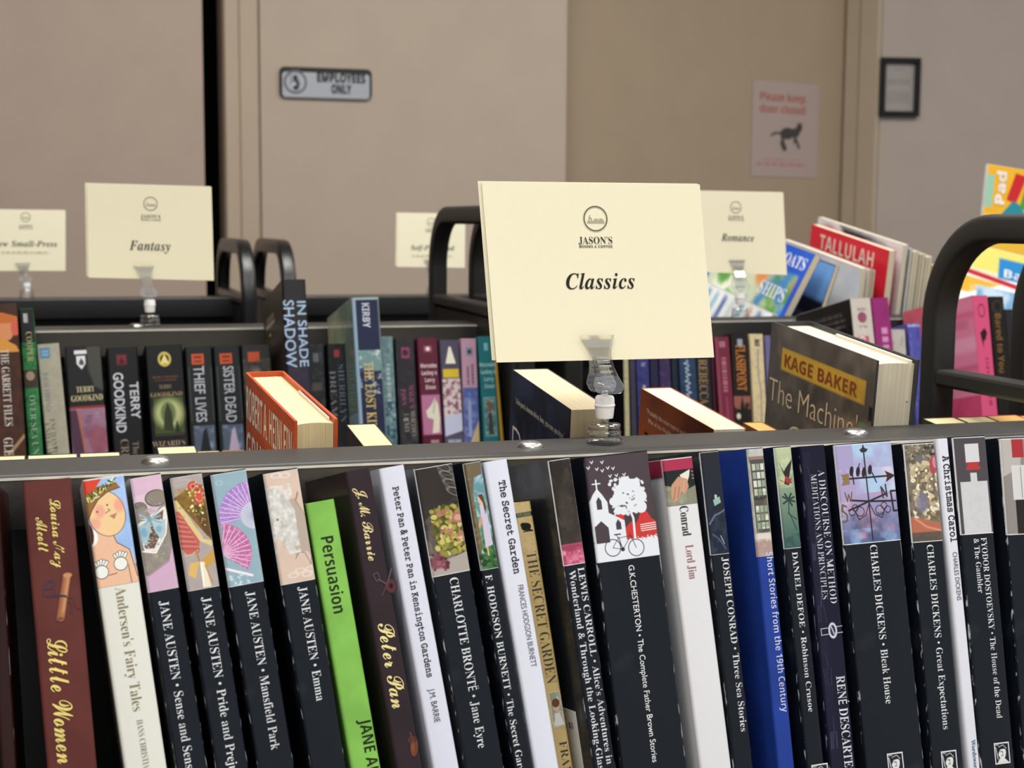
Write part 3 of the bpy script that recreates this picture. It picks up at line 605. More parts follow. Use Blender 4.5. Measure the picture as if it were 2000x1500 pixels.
def a_bouquet(c):
    c.cloud('7b7264', 4, .3, .8, 1).cloud('4c453c', 4, .5, .8, .8, 4).dabs(70, (0, 0, 1, .15), .05, ['a89c84', '6a6456', '3a352e'], 2).dabs(110, (.15, .2, 1, .76), .085, ['cdbf9c', 'e2d8bc', 'b5a684', '9c8c6c', '6a5f4c'], 4).dabs(30, (.2, .25, 1, .76), .05, ['efe6cc', '7a6c54'], 7)
    c.ell(.42, .6, .2, .1, '77748a', 0, .8, 5).ell(.45, .15, .12, .035, '6a6a70').ell(.9, .22, .14, .1, 'a84a52', 10).ell(.93, .2, .07, .06, 'd0808a').poly([(0, .74), (.3, .76), (1, .82), (1, 1), (.5, .9), (0, .95)], 'b06a50').line([(.15, .76), (.5, .85), (1, .9)], .06, 'd89878', .8, 3).rect(0, .9, 1, 1, '544c46', .8).border(.02)
def a_abstract1(c):    # plain generic shapes in the same dark grey, pale and red
    c.cloud('4c474c', 4, .3, .8, .8).rect(.1, .46, .92, 1, 'c9c9cb').rect(.42, .37, .62, .47, 'c9c9cb').ell(.52, .26, .2, .05, 'b2383a').rect(.32, .07, .74, .26, 'd0d0d2').rect(.32, .3, .74, .34, 'b2383a').cloud('bdbdc0', 8, .45, .8, .5, 3, (.1, .46, .92, 1)).border(.02)
def a_abstract2(c):
    c.cloud('8c8682', 3, .4, .7, .9).poly([(0, 0), (.6, 0), (.5, .3), (0, .4)], 'b4b0ac').rect(.25, .28, 1, .64, 'cfcfce').rect(.3, .0, .62, .2, 'a63236').rect(.3, .64, 1, 1, '26221f').line([(.5, .3), (.5, .62)], .015, '5a5652').border(.02)
def a_scroll(c):
    c.line([(.68, .1), (.42, .92)], .2, 'a8724c', 1, 1).line([(.72, .1), (.5, .8)], .05, 'd29a6c', .8, 3).line([(.6, .1), (.36, .9)], .04, '7c4a32', .7, 3).ell(.7, .08, .12, .05, 'c08a5c').ell(.4, .94, .1, .04, '7c4a32')
    c.ell(.15, .35, .16, .1, '3a3448', 20, ring=.016).ell(.2, .22, .14, .07, '3a3448', -30, ring=.016).line([(.3, .45), (.6, .5)], .06, '3a3040').line([(.55, .5), (.8, .55), (.85, .75), (1, .8)], .012, '3a3040').line([(.6, .5), (.75, .7), (.7, .85)], .012, '3a3040')
def a_scissors(c):
    c.line([(.1, .2), (.3, .15), (.35, .35), (.2, .45), (.1, .2)], .04, '55484e').line([(.3, .4), (.6, .6), (.9, .1)], .04, '6a5c60').line([(.6, .6), (.3, .95)], .03, '5a4c50').ell(.75, .68, .16, .16, '6e3030', 0, .8, 3, .05)
def a_acorn(c):
    c.ell(.5, .55, .24, .35, '6b3a26', 10).ell(.45, .3, .28, .14, '4e3020', 10).line([(.45, .2), (.4, .02)], .05, '7a4a34').ell(.42, .55, .08, .2, '9c5c3c', 10, .6, 4)
def a_logo(c):        # engraved head in a white box
    c.rect(0, 0, 1, 1, 'e4e4e2').rect(.06, .06, .94, .94, '1a2028').ell(.5, .45, .26, .34, 'dcdcda').poly([(.2, .1), (.7, .05), (.85, .4), (.65, .3), (.4, .32), (.22, .55)], '1a2028').line([(.3, .2), (.6, .12), (.8, .3)], .04, 'cfcfcd').line([(.1, .2), (.2, .75)], .05, 'dcdcda').line([(.1, .1), (.3, .1)], .04, 'dcdcda')
    c.poly([(.3, .75), (.6, .7), (.9, .94), (.15, .94)], 'dcdcda').line([(.42, .42), (.5, .42)], .05, '1a2028').line([(.45, .62), (.56, .6)], .04, '1a2028').line([(.56, .44), (.52, .54)], .03, '1a2028')
PIC = .0545
def classic(label, TL, TR, BL, art, rows, bg='808080', seed=1, logo=None, n=110, **kw):
    b = near(label, TL, TR, BL, NAVY, group=G1, **kw); b.pic(art, .0006, PIC, n, bg=bg, seed=seed, name='spine_picture')
    for r in rows: b.down(r[0], r[1], r[2], r[3], r[4], r[5] if len(r) > 5 else 'd9dcdf', off=r[6] if len(r) > 6 else -.007, name='title')
    if logo:
        p = b.loc(*logo); w = .0095; cv = Cv(w, .0115, 40, 'e4e4e2'); a_logo(cv)
        cv.put('emblem', b.root, V((p.x-w/2, -b.d/2-.0002, p.z)), V((1, 0, 0)), V((0, 0, -1)))
    return b
b = near('black paperback at the very end of the front row, before the maroon book', (-32, 950), (-3, 947), (2, 1500), '2a1512', group=G1)
# maroon hardback look with gold script
b = near('maroon paperback with gold handwritten lettering and a tied scroll', (43, 942), (138, 931), (92, 1500), '62302b', group=G1, cover='plain', rough=.5)
b.down('Louisa May', 's', (104, 974), (121, 1108), .0046, 'ecd87e', .004, name='author_lettering'); b.down('Alcott', 's', (78, 1010), (88, 1078), .0046, 'ecd87e', .004, name='author_lettering')
b.down('Little Women', 's', (112, 1245), (130, 1490), .0085, 'ecd87e', .004, name='title')
p = b.loc(80, 1122); cv = Cv(.0165, .0225, 60, '62302b'); a_scroll(cv); cv.put('scroll_picture', b.root, V((p.x, -b.d/2-.0002, p.z)), X_, -Z_, cut=True)
b = near('cream paperback with a painted girl in a flower wreath', (161, 938), (241, 924), (243, 1500), 'd9dbcf', group=G1, cover='plain', rough=.5, cm=mat('dcddd2', .5, 'paper'))
b.pic(a_girl, .0006, .0505, 130, bg='a9c5ea', name='spine_picture')
b.down("Andersen's Fairy Tales", 'b', (237, 1146), (268, 1388), .0048, '8e8462', -.012, name='title'); b.down("HANS CHRISTIAN ANDERSEN", 'b', (278, 1404), (292, 1580), .0028, 'a39c84', -.012, name='author_lettering')
classic('navy paperback with a lace-trimmed purse and blue bow on pink', (253.5, 933), (314, 924), (343, 1500), a_bag, [('JANE AUSTEN • Sense and Sensibility', 'b', (325, 1172), (376, 1560), .0042)], 'd8b9cc')
classic('navy paperback with a straw hat, roses and gold ribbon on grey', (331.5, 932), (393.5, 920), (421, 1500), a_hat, [('JANE AUSTEN • Pride and Prejudice', 'b', (404, 1165), (462, 1548), .0042)], 'aa9f9c')
classic('navy paperback with purple and pink lace hand fans on blue', (410.7, 926), (480, 913), (503, 1500), a_fan, [('JANE AUSTEN • Mansfield Park', 'b', (490, 1154), (537, 1464), .0042)], '94b0bc')
classic('navy paperback with a white lace parasol on pale pink', (513.5, 924), (581, 911), (606, 1500), a_parasol, [('JANE AUSTEN • Emma', 'b', (591, 1145), (626, 1368), .0042)], 'd6c0b0')
b = near('short bright green paperback with black hand-drawn lettering', (597, 984), (653, 975), (686, 1500), '84bf55', group=G1, cover='plain', rough=.42, p=.002)
b.down('Persuasion', 'sb', (638, 1048), (664, 1196), .0062, '18230f', -.012, name='title'); b.down('JANE AUSTEN', 'sb', (710, 1404), (745, 1580), .0056, '18230f', -.01, name='author_lettering')
b = near('dark plum paperback with gold script, scissors and an acorn', (673, 922), (722, 912), (774, 1500), '30242a', group=G1, cover='plain', rough=.4)
b.down('J. M. Barrie', 's', (702, 952), (732, 1094), .0048, 'ecd9a0', .003, name='author_lettering'); b.down('Peter Pan', 's', (752, 1216), (781, 1382), .0075, 'f0e09a', .004, name='title')
for a, (x, y), w, h in ((a_scissors, (722, 1112), .012, .0145), (a_acorn, (788, 1432), .008, .0135)):
    p = b.loc(x, y); cv = Cv(w, h, 40, '30242a'); a(cv); cv.put('small_picture', b.root, V((p.x, -b.d/2-.0002, p.z)), X_, -Z_, cut=True)
b = near('pale lavender paperback with long black typewriter lettering beside plum book', (740, 916), (788.6, 904), (846, 1500), 'd6d8e6', group=G1, cm=mat('d6d8e6', .5, 'paper'))
b.down('Peter Pan & Peter Pan in Kensington Gardens', 'm', (773, 950), (839, 1322), .0030, '222226', .012, name='title'); b.down('J.M. BARRIE', 'n', (842, 1345), (855, 1410), .0030, '55565c', name='author_lettering')
classic('navy paperback with a green bouquet before dark stone carving', (808.7, 915), (882, 896), (908, 1500), a_flowers, [('CHARLOTTE BRONTË • Jane Eyre', 'b', (886, 1128), (942, 1460), .0044)], '4a443e')
classic('slim navy paperback with a child in a white dress at a garden door', (904, 904), (938.6, 895), (1005, 1500), a_garden, [('F. HODGSON BURNETT • The Secret Garden', 'b', (958, 1122), (1018, 1530), .0035)], '7a9aa0', n=70)
b = near('white paperback with typewriter lettering, slightly in front of a cream one', (945, 903), (990.6, 896), (1045, 1500), 'd8dbe8', group=G1, cm=mat('d8dbe8', .5, 'paper'))
b.down('The Secret Garden', 'm', (980, 938), (1010, 1120), .0034, '1c1c20', .012, name='title'); b.down('FRANCES HODGSON BURNETT', 'n', (1017, 1142), (1042, 1302), .0029, '6a6b72', name='author_lettering')
b = near('small worn yellow paperback set back between white and navy books', (1003, 984), (1037, 980), (1085, 1500), 'd6ba7c', group=G1, p=.022, d=.1, cover='plain', rough=.55)
b.pic(lambda c: c.cloud('c9a968', 4, .4, .8, .7).rect(0, .165, 1, .24, '1f3530').scrib(.1, .18, .9, .195, 'c9b98a').scrib(.1, .21, .9, .225, 'c9b98a', 4).ell(.5, .42, .28, .07, '14140f').ell(.35, .38, .16, .04, '14140f').line([(.4, .44), (.8, .5)], .1, '14140f').line([(.3, .5), (.7, .5)], .05, '14140f'), .0004, .03, 40, bg='d8c08a', name='publisher_mark')
b.down('THE SECRET GARDEN', 'b', (1037, 1078), (1078, 1334), .0054, '4a4638', -.016, name='title'); b.down('FRANCES', 'b', (1098, 1448), (1118, 1560), .0042, '3a3a34', -.016, name='author_lettering')
p = b.loc(1074, 1352); cv = Cv(.0062, .0185, 40, '9aa08a'); cv.cloud('c9c4ac', 4).ell(.5, .42, .28, .13, 'd8b49a').ell(.5, .32, .34, .12, '6e4426').poly([(.1, .95), (.3, .6), (.7, .6), (.95, .95)], 'dcdcd4').border(.05, 'd8d0b4'); cv.put('portrait_picture', b.root, V((p.x-.001, -b.d/2-.0002, p.z)), X_, -Z_)
b = classic('navy paperback with a dark picture over a pink table top, price sticker beside', (1070.8, 898), (1113, 889), (1160, 1500), a_plaintable, [("LEWIS CARROLL • Alice's Adventures in", 'b', (1135, 1108), (1190, 1492), .0034), ('Wonderland & Through the Looking-Glass', 'b', (1118, 1114), (1175, 1512), .0034)], '2c2622', n=70)
# price sticker on its cover
k = b.loc(1121, 1432, 'f'); MB().box(-b.t/2-.0004, -b.t/2-.0001, k.y-.008, k.y+.02, k.z-.04, k.z+.012).build('price_sticker', mat('d9d8d2', .5, 'paper'), b.root)
text('R - $5', 'n', b.root, V((-b.t/2-.0006, k.y+.016, k.z+.004)), V((0, -1, 0)), Z_, .018, .003, '3a3a3a', name='price_lettering')
classic('thick navy paperback with a white church, tree and bicycle', (1141, 893), (1265, 876), (1215, 1500), a_church, [('G.K.CHESTERTON • The Complete Father Brown Stories', 'n', (1231, 1104), (1281, 1488), .0031, 'e6e8ea', .004)], '4a3f45', n=170)
b = near('white paperback with a red top band and painted hands', (1293, 898), (1352, 885), (1368, 1500), 'd8d8dc', group=G1, cm=mat('dcdcde', .5, 'paper'))
b.pic(a_hands, .0005, .0245, 70, bg='1e2624', name='spine_picture'); b.down('Conrad', 'b', (1335, 988), (1342, 1046), .0048, '26262a', -.004, name='author_lettering'); b.down('Lord Jim', 'b', (1346, 1064), (1354, 1130), .0046, '9a6468', -.012, name='title')
MB().box(-b.t/2-.0003, -b.t/2-.0001, -b.d/2+.002, b.d/2, b.h-.009, b.h-.0003).build('cover_band', mat('a83250', .4), b.root)
classic('slim black paperback with a lit boat on a night sea', (1367, 882), (1404, 877), (1434, 1500), a_sea, [('JOSEPH CONRAD • Three Sea Stories', 'b', (1415, 1088), (1454, 1428), .0036)], '262830', n=70)
b = near('royal blue paperback with a leaded window picture', (1459, 876), (1491, 871), (1520, 1500), '223f96', group=G1, cover='plain', rough=.4)
b.pic(a_window, .0005, .0575, 70, bg='b8b8ae', name='spine_picture'); b.down('Short Stories from the 19th Century', 'sb', (1500, 1078), (1535, 1390), .0037, 'c9cfe8', -.012, name='title')
classic('slim dark paperback with a red parrot and palm tree', (1512, 873), (1545.5, 868), (1577, 1500), a_parrot, [('DANIEL DEFOE • Robinson Crusoe', 'b', (1552, 1078), (1584, 1390), .0032)], '8a9c88', n=70, logo=(1600, 1492))
b = near('creased dark blue paperback with two lines of white capitals', (1562, 872), (1611, 866), (1622, 1500), '14142a', group=G1, rough=.25)
b.down('A DISCOURSE ON METHOD', 'b', (1601, 918), (1630, 1178), .0040, 'd0d2dc', -.016, name='title'); b.down('MEDITATIONS AND PRINCIPLES', 'b', (1587, 926), (1612, 1170), .0036, 'c4c6d0', -.016, name='title'); b.down('RENÉ DESCARTES', 'b', (1639, 1320), (1660, 1510), .0050, 'd6d8e0', -.004, name='author_lettering')
b.pic(lambda c: [c.line([(x+.03*math.sin(i*2.1+x*9), i/22), (x+.03*math.sin((i+1)*2.1+x*9), (i+1)/22)], .012+.02*(i % 3 == 0), '9aa0b4', .4 if (i*7+int(x*50)) % 4 == 0 else .1, 2) for x in (.12, .2, .27, .36) for i in range(22)], .003, .185, 60, bg='14142a', name='cracked_spine')
p = b.loc(1622, 1214); cv = Cv(.013, .0095, 50, '14142a'); cv.line([(0, .35), (1, .3)], .03, 'c8cad4').line([(0, .7), (1, .65)], .03, 'c8cad4').line([(.02, .35), (.02, .7)], .03, 'c8cad4').ell(.55, .5, .2, .45, 'c8cad4').ell(.55, .5, .12, .3, '2a2c44').line([(.5, .3), (.6, .7)], .05, 'c8cad4'); cv.put('crest', b.root, V((p.x-.0065, -b.d/2-.0004, p.z)), X_, -Z_, cut=True)
for o in b.root.children:
    if o.name.startswith(('title', 'author')): o.location.y -= .0002
classic('thick navy paperback with a weather vane against a cloudy sky', (1629, 868), (1741, 857), (1692, 1500), a_vane, [('CHARLES DICKENS • Bleak House', 'b', (1706, 1064), (1736, 1374), .0043)], '8ea6cc', n=170, logo=(1747, 1470))
classic('navy paperback with pale petals held in an open hand', (1765.4, 866), (1825, 857), (1822, 1500), a_bouquet, [('CHARLES DICKENS • Great Expectations', 'b', (1814, 1064), (1850, 1424), .0041)], '7b7264', logo=(1852, 1466))
b = near('slim white paperback with black typewriter lettering near row end', (1829, 857), (1852, 855), (1892, 1500), 'd9dbe4', group=G1, cm=mat('d9dbe4', .5, 'paper'))
b.down('A Christmas Carol', 'm', (1846, 890), (1863, 1058), .0038, '1c1c20', .012, name='title'); b.down('CHARLES DICKENS', 'n', (1864, 1078), (1874, 1172), .0027, '5c5d64', name='author_lettering'); b.down('Wordsworth Editions', 'b', (1903, 1444), (1909, 1560), .0024, '4a6a8a', name='publisher_lettering')
b = classic('navy paperback with blocky pale and red shapes on dark grey', (1861, 853), (1925, 848), (1918, 1500), a_abstract1, [('FYODOR DOSTOEVSKY • The House of the Dead', 'b', (1918, 1050), (1955, 1402), .0036), ('& The Gambler', 'b', (1906, 1052), (1916, 1158), .0034)], '4c474c', logo=(1955, 1450))
classic('navy paperback with grey, white and red blocks, last in the row', (1953, 855), (2022, 846), (2002, 1500), a_abstract2, [], '8c8682')
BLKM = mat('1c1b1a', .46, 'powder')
cart('black book cart in front carrying the classics row, its rail across the view', -.62, e1[0]+.024, YF1, YB1, RZ1, SH1, SHF1, [(305, 903), (1036, 873), (1671, 848)], [(e1[0], YC1-.2, YC1+.2, e1[1], e1[2], .075), (-.62, YC1-.2, YC1+.2, e1[1], e1[2], .075)], low_end=True)
cart('black book cart parked end to end with the front one, only its post in view', e1[3], e1[3]+.9, YF1, YB1, RZ1, SH1, SHF1, [], [(e1[3], YC1-.2, YC1+.2, e1[1], e1[2], .075), (e1[3]+.87, YC1-.2, YC1+.2, e1[1], e1[2], .075)])
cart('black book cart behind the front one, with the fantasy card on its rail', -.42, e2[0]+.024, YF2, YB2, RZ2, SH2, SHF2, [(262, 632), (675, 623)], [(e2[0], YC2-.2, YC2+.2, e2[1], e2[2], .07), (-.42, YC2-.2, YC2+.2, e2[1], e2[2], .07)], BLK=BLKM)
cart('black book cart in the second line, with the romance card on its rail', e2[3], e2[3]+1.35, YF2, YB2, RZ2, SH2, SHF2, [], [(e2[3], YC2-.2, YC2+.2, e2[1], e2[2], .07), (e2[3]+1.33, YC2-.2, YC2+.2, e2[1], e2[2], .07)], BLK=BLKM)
a3 = hY(421, 540, YC3+.19).x; z3 = hX(450, 467, a3).z; b3 = a3+.060
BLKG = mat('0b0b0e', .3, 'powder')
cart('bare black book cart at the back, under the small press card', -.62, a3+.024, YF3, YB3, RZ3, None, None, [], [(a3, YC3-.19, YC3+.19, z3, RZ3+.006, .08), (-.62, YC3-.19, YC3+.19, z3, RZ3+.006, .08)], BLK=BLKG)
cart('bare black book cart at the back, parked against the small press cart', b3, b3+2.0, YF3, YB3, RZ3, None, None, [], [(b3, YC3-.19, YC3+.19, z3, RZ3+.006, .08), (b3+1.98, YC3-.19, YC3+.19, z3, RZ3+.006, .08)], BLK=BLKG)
# ------------------------------------------------------------------ far side of the first cart
G2 = 'paperbacks shelved on the far side of the first cart'
def farT(label, TL, TR, d, col, FE=FE1, SH=SHF1, T=TF, h=None, lean=0, yaw=0, name='book', near_px=False, **kw):
    """placed by its far (spine side) top corners; near_px: by its near top corners"""
    ey, ez0 = V((0, math.cos(T), math.sin(T))), V((0, -math.sin(T), math.cos(T)))
    o = 0 if near_px else d
    A, B = hit(*TL, FE+ey*o, ey), hit(*TR, FE+ey*o, ey); A -= ey*o; B -= ey*o
    a = math.radians(lean); ex = X_*math.cos(a)+ez0*math.sin(a); ez = -X_*math.sin(a)+ez0*math.cos(a)
    t = (B-A).dot(ex)
    if yaw:
        R_ = Matrix.Rotation(math.radians(yaw), 3, ez); ex, ey = R_ @ ex, R_ @ ey; A = hit(*TL, FE+V((0, o, 0))*1, V((0, 1, 0)))-ey*o
    if h is None: low = A if a >= 0 else A+ex*t; h = (low-SH).dot(ez0)/ez.dot(ez0)-.0004
    return Book(label, A, ex, ey, ez, t, d, h, col, kw.pop('kind', 'pbr'), **kw)
PL = dict(cover='plain', rough=.4)
for TL, TR, pg, c, lab in (((-38, 900), (50, 897), 'y', '5b4a3c', 'low paperback with yellowed page tops behind the maroon book'),
        ((54, 897), (151, 894), 'y', '3c4a5c', 'low paperback with yellowed page tops behind the flower wreath book'),
        ((155, 893), (234, 891), 'y', '4a3040', 'paperback with yellowed page tops behind the lace purse book'),
        ((306, 881), (381, 879), 'y', '2e3a4a', 'taller paperback with yellowed page tops just beyond the rail screw'),
        ((384, 889), (428, 887), 'y', '60402c', 'thin low paperback with yellowed page tops beside the orange hardback'),
        ((433, 888), (476, 886), 'o', 'b08a6c', 'low paperback with peach page tops touching the orange hardback'),
        ((1450, 833), (1488, 831), 'o', '7a4a2c', 'thin paperback with orange page tops near the large grey hardback'),
        ((1801, 825), (1862, 823), 'y', '453c34', 'low paperback with yellowed page tops against the cart end'),
        ((1866, 823), (1926, 821), 'y', '4a4438', 'low paperback with yellowed page tops beside an orange one'),
        ((1988, 820), (2030, 818), 'o', '9a5a3c', 'low paperback with orange page tops partly outside the frame')):
    farT(lab, (TL[0], TL[1]-8), (TR[0], TR[1]-8), .108, c, page=pg, group=G2, **PL)
farT('paperback with orange page tops and brick red cover by the cart end', (1924, 812), (1984, 810), .108, '9c4a38', page='o', group=G2, **PL)
b = farT('hardback in an orange jacket with tall white letters, page ends up', (479, 727), (555, 721), .150, 'c0532c', kind='hbr', page='y', yaw=4.5, **PL)
OR = '#'
def cover_text(b, rows, col, face='f'):
    pass
f = V((-b.t/2-.0003, 0, 0))
for txt, y, z, L, cap in (("ROBERT A. HEINLEIN", b.d/2-.006, b.h-.020, b.d-.012, .024), ("GRUMBLES", b.d/2-.006, b.h-.052, b.d-.02, .024)):
    text(txt, 'sb', b.root, V((f.x, y, z)), V((0, -1, 0)), Z_, L, cap, 'ece4d8', -.01, name='title')
MB().box(-b.t/2+.0028, -b.t/2+.0034, -b.d/2+.008, b.d/2-.07, b.h-.03, b.h-.0012).build('jacket_flap', mat('e6ded6', .6, 'paper'), b.root)
MB().box(b.t/2-.0034, b.t/2-.0028, -b.d/2+.01, b.d/2-.06, b.h-.03, b.h-.0012).build('jacket_flap', mat('e6ded6', .6, 'paper'), b.root)
farT('paperback with cream page block lying low beside the orange hardback', (676, 829), (733, 827), .125, '24201c', page='y', **PL)
b = farT('dark blue paperback with thin white letters behind the classics card clip', (1000, 721), (1070, 718), .130, '1d2437', page='c', **PL)
b.pic(lambda c: c.cloud('34405c', 4, .4, .8, .8).cloud('10131c', 5, .5, .8, .8, 4).line([(.3, .2), (.34, .5), (.3, .9)], .008, '0e1018').line([(.5, .1), (.45, .4), (.55, .8)], .01, '0e1018').line([(.7, .3), (.66, .6)], .006, '0e1018').line([(.34, .4), (.45, .2)], .005, '0e1018').line([(.48, .5), (.6, .3)], .005, '0e1018'), 0, .1, 60, face='f', bg='222b44', name='cover_picture')
text('"A fast-paced, character driven, funny, gruesome apocalypse."', 'b', b.root, V((-b.t/2-.0004, b.d/2-.012, b.h-.020)), V((0, -1, 0)), Z_, b.d-.02, .0042, 'd8d4cc', -.01, name='quote_lettering')
text('Darkly', 'n', b.root, V((-b.t/2-.0004, b.d/2-.008, b.h-.054)), V((0, -1, 0)), Z_, b.d-.03, .030, 'd8d8d6', -.02, name='title')
b = farT('rusty orange paperback with black letters, beside the clear card stand', (1252, 758), (1310, 755), .130, 'a85a30', page='w', **PL)
b.pic(lambda c: c.grad('7c3c22', 'b8622c').cloud('5a2c1c', 4, .45, .8, .7), 0, .08, 50, face='f', bg='a0522c', name='cover_picture')
text('"Probably the most topical and literate since the', 'n', b.root, V((-b.t/2-.0004, b.d/2-.014, b.h-.014)), V((0, -1, 0)), Z_, b.d-.02, .0034, 'dcc4ac', name='quote_lettering')
text('War of the Worlds radio broadcast."', 'n', b.root, V((-b.t/2-.0004, b.d/2-.018, b.h-.0205)), V((0, -1, 0)), Z_, b.d-.045, .0034, 'dcc4ac', name='quote_lettering')
text('WAR', 'sb', b.root, V((-b.t/2-.0004, b.d/2-.012, b.h-.042)), V((0, -1, 0)), Z_, b.d-.02, .024, '2c1812', name='title')
b = farT('large hardback in a grey stone-pattern jacket with a yellow author band', (1508, 628), (1583, 626), .158, '3c3a38', kind='hbr', page='w', cm=mat('3a3c40', .2, 'plain'))
def a_machine(c):
    c.cloud('7a7268', 5, .4, .75, .9).cloud('3c3834', 4, .5, .8, .7, 4).cloud('8c7a5c', 9, .6, .8, .5, 9).poly([(.13, .10), (.93, .10), (.93, .205), (.13, .205)], 'c9a33c').cloud('4a443c', 5, .55, .8, .3, 2, (.13, .09, .95, .21)).rect(.9, .28, .97, .5, '3c7a58').cloud('1f4a38', 8, .5, .7, .9, 4, (.9, .28, .97, .5)).rect(.97, .2, 1, .26, '1a1a1c')
b.pic(a_machine, .0, .165, 170, face='f', bg='5a544e', name='jacket_picture', m=JACK)
def fl(txt, k, y, z, L, cap, col, off=0, nm='title'):
    text(txt, k, b.root, V((-b.t/2-.0004, b.d/2-y, b.h-z)), V((0, -1, 0)), Z_, L, cap, col, off, name=nm)
fl('KAGE BAKER', 'sb', .026, .0255, .11, .0098, '8a4a2a', 0, 'author_lettering'); fl("The Machine's", 'n', .004, .052, .146, .018, 'd2c2a2', -.012); fl("Child", 'n', .040, .081, .07, .018, 'd2c2a2', -.012)
MB().box(-b.t/2+.003, -b.t/2+.0036, -b.d/2+.01, b.d/2-.07, b.h-.03, b.h-.001).build('jacket_flap', mat('20242c', .3), b.root)
MB().box(b.t/2-.0052, b.t/2-.0034, -b.d/2+.004, b.d/2-.05, b.h-.03, b.h-.0012).build('jacket_flap', mat('e6dccb', .6, 'paper'), b.root)

# ------------------------------------------------------------------ near side of the second line of carts
G3 = 'paperbacks in the second row'
def n2(label, TL, TR, BL, col, h_mm=175, d=.106, art=None, n=30, rows=(), bg=None, seed=1, y1=.118, fc=None, **kw):
    kw.setdefault('cover', 'plain'); kw.setdefault('rough', .35)
    b = near(label, TL, TR, BL, col, S2, SH2, p=-(d-.106)*1.0, d=d, group=G3, **kw)
    if art: b.pic(art, .0006, min(y1, b.h-.002), n, bg=bg or col, seed=seed, name='spine_picture')
    for r in rows: b.down(r[0], r[1], r[2], r[3], r[4], r[5], off=r[6] if len(r) > 6 else 0, name='title')
    return b
n2('tall brown trade paperback with a portrait in an orange hat', (-22, 594), (32, 590), (-4, 890), '3a2018', d=.14, bg='3a2018', y1=.16, n=60,
   art=lambda c: c.cloud('4a2a1c', 4, .4, .8, .8).ell(.55, .16, .3, .07, 'c8845a').poly([(.1, .12), (.4, .05), (1, .08), (1, .12)], 'b8642c').poly([(0, .3), (.3, .2), (.9, .26), (1, .3)], 'c98a3a').ell(.9, .15, .16, .05, 'c45a44').cloud('4a3020', 5, .5, .8, .7, 3, (0, .3, 1, 1)).line([(.4, .93), (1, .82)], .12, 'b09a68', .8, 3),
   rows=[('THE GARRETT FILES', 'b', (11, 682), (15, 832), .0075, 'd8d4c8', -.01), ('GLEN COOK', 'b', (17, 855), (21, 960), .0085, 'd8d4c8', -.01)])
n2('slim green paperback with a photo strip and pale capitals', (36, 603), (64, 600), (56, 890), '1f5a34', d=.11, bg='2a7a40', y1=.155, n=36,
   art=lambda c: c.cloud('1c4a2c', 4, .4, .8, .8).rect(0, 0, 1, .22, '16191a').scrib(.3, .03, .6, .09, 'd8d8d0').rect(0, .4, 1, .52, '3a3026').ell(.5, .44, .3, .03, '9a8a70'),
   rows=[('COOPER', 'b', (56, 648), (60, 706), .006, 'b8b080', -.01), ('OVER SEA UNDER', 'b', (62, 772), (74, 925), .0062, '9ab89a', -.01)])
n2('beige paperback with a small blue square and grey capitals', (71, 673), (115, 670), (92, 890), '9c9886', bg='9c9886',
   art=lambda c: c.cloud('aca894', 4, .4, .8, .6).rect(.12, .03, .55, .12, '4a7898').scrib(.2, .05, .5, .07, '8ab0c8').scrib(.2, .08, .5, .1, '8ab0c8', 5),
   rows=[('DAVID EDDINGS', 'b', (89, 728), (95, 804), .0055, '5a6a78', -.02), ("ENCHANTERS'", 'b', (102, 818), (110, 905), .0052, '55564c', -.02), ("END GAME", 'b', (92, 826), (98, 905), .0052, '55564c', -.02)])
b = n2('thick black paperback with a purple landscape on the spine', (126, 678), (196, 674), (142, 890), '191a1c', bg='191a1c', n=70,
   art=lambda c: c.poly([(.6, 0), (1, 0), (1, .4), (.75, .35), (.6, .2)], '4c4c44', .8, 4).rect(0, .52, 1, .54, '8c3024').rect(0, .54, 1, 1, '8f6a82').cloud('6a4660', 4, .4, .8, .8, 2, (0, .6, 1, 1)).cloud('b08ca4', 4, .5, .8, .7, 5, (0, .54, 1, .7)).poly([(0, .55), (.2, .55), (.3, .8), (.35, 1), (.05, 1)], '4a3040').line([(.25, .56), (.33, .8), (.42, 1)], .06, 'b0603c', .8, 3).poly([(.4, .75), (.7, .68), (1, .75), (1, .9), (.6, .95)], '8c4a58', .7, 5).poly([(.3, .08), (.55, .08), (.55, .15), (.43, .2), (.3, .15)], 'd8dadc').rect(.25, .03, .6, .065, 'd8dadc').poly([(.37, .13), (.43, .1), (.5, .13), (.5, .16), (.37, .16)], '4a4c50'))
b.across('TERRY', 'b', (167, 760), .018, .0058, 'd8cc9c', -.01, name='author_lettering'); b.across('GOODKIND', 'b', (170, 777), .031, .0062, 'd8cc9c', -.01, name='author_lettering')
n2('black paperback with wide silver capitals down the spine', (208, 680), (268, 675), (222, 890), '131315', bg='131315', art=lambda c: c.rect(.3, .06, .62, .15, '7a2434').poly([(.35, .14), (.45, .08), (.58, .14)], '3a1018'),
   rows=[('TERRY', 'n', (261, 746), (266, 818), .0085, 'c8ccd4', .015), ('GOODKIND', 'n', (229, 728), (239, 845), .0095, 'c8ccd4', .018), ('The PILLARS', 'b', (266, 862), (270, 960), .006, '8a7a68', -.01), ('CREATION', 'b', (243, 858), (250, 960), .008, '8a7a68', -.01)])
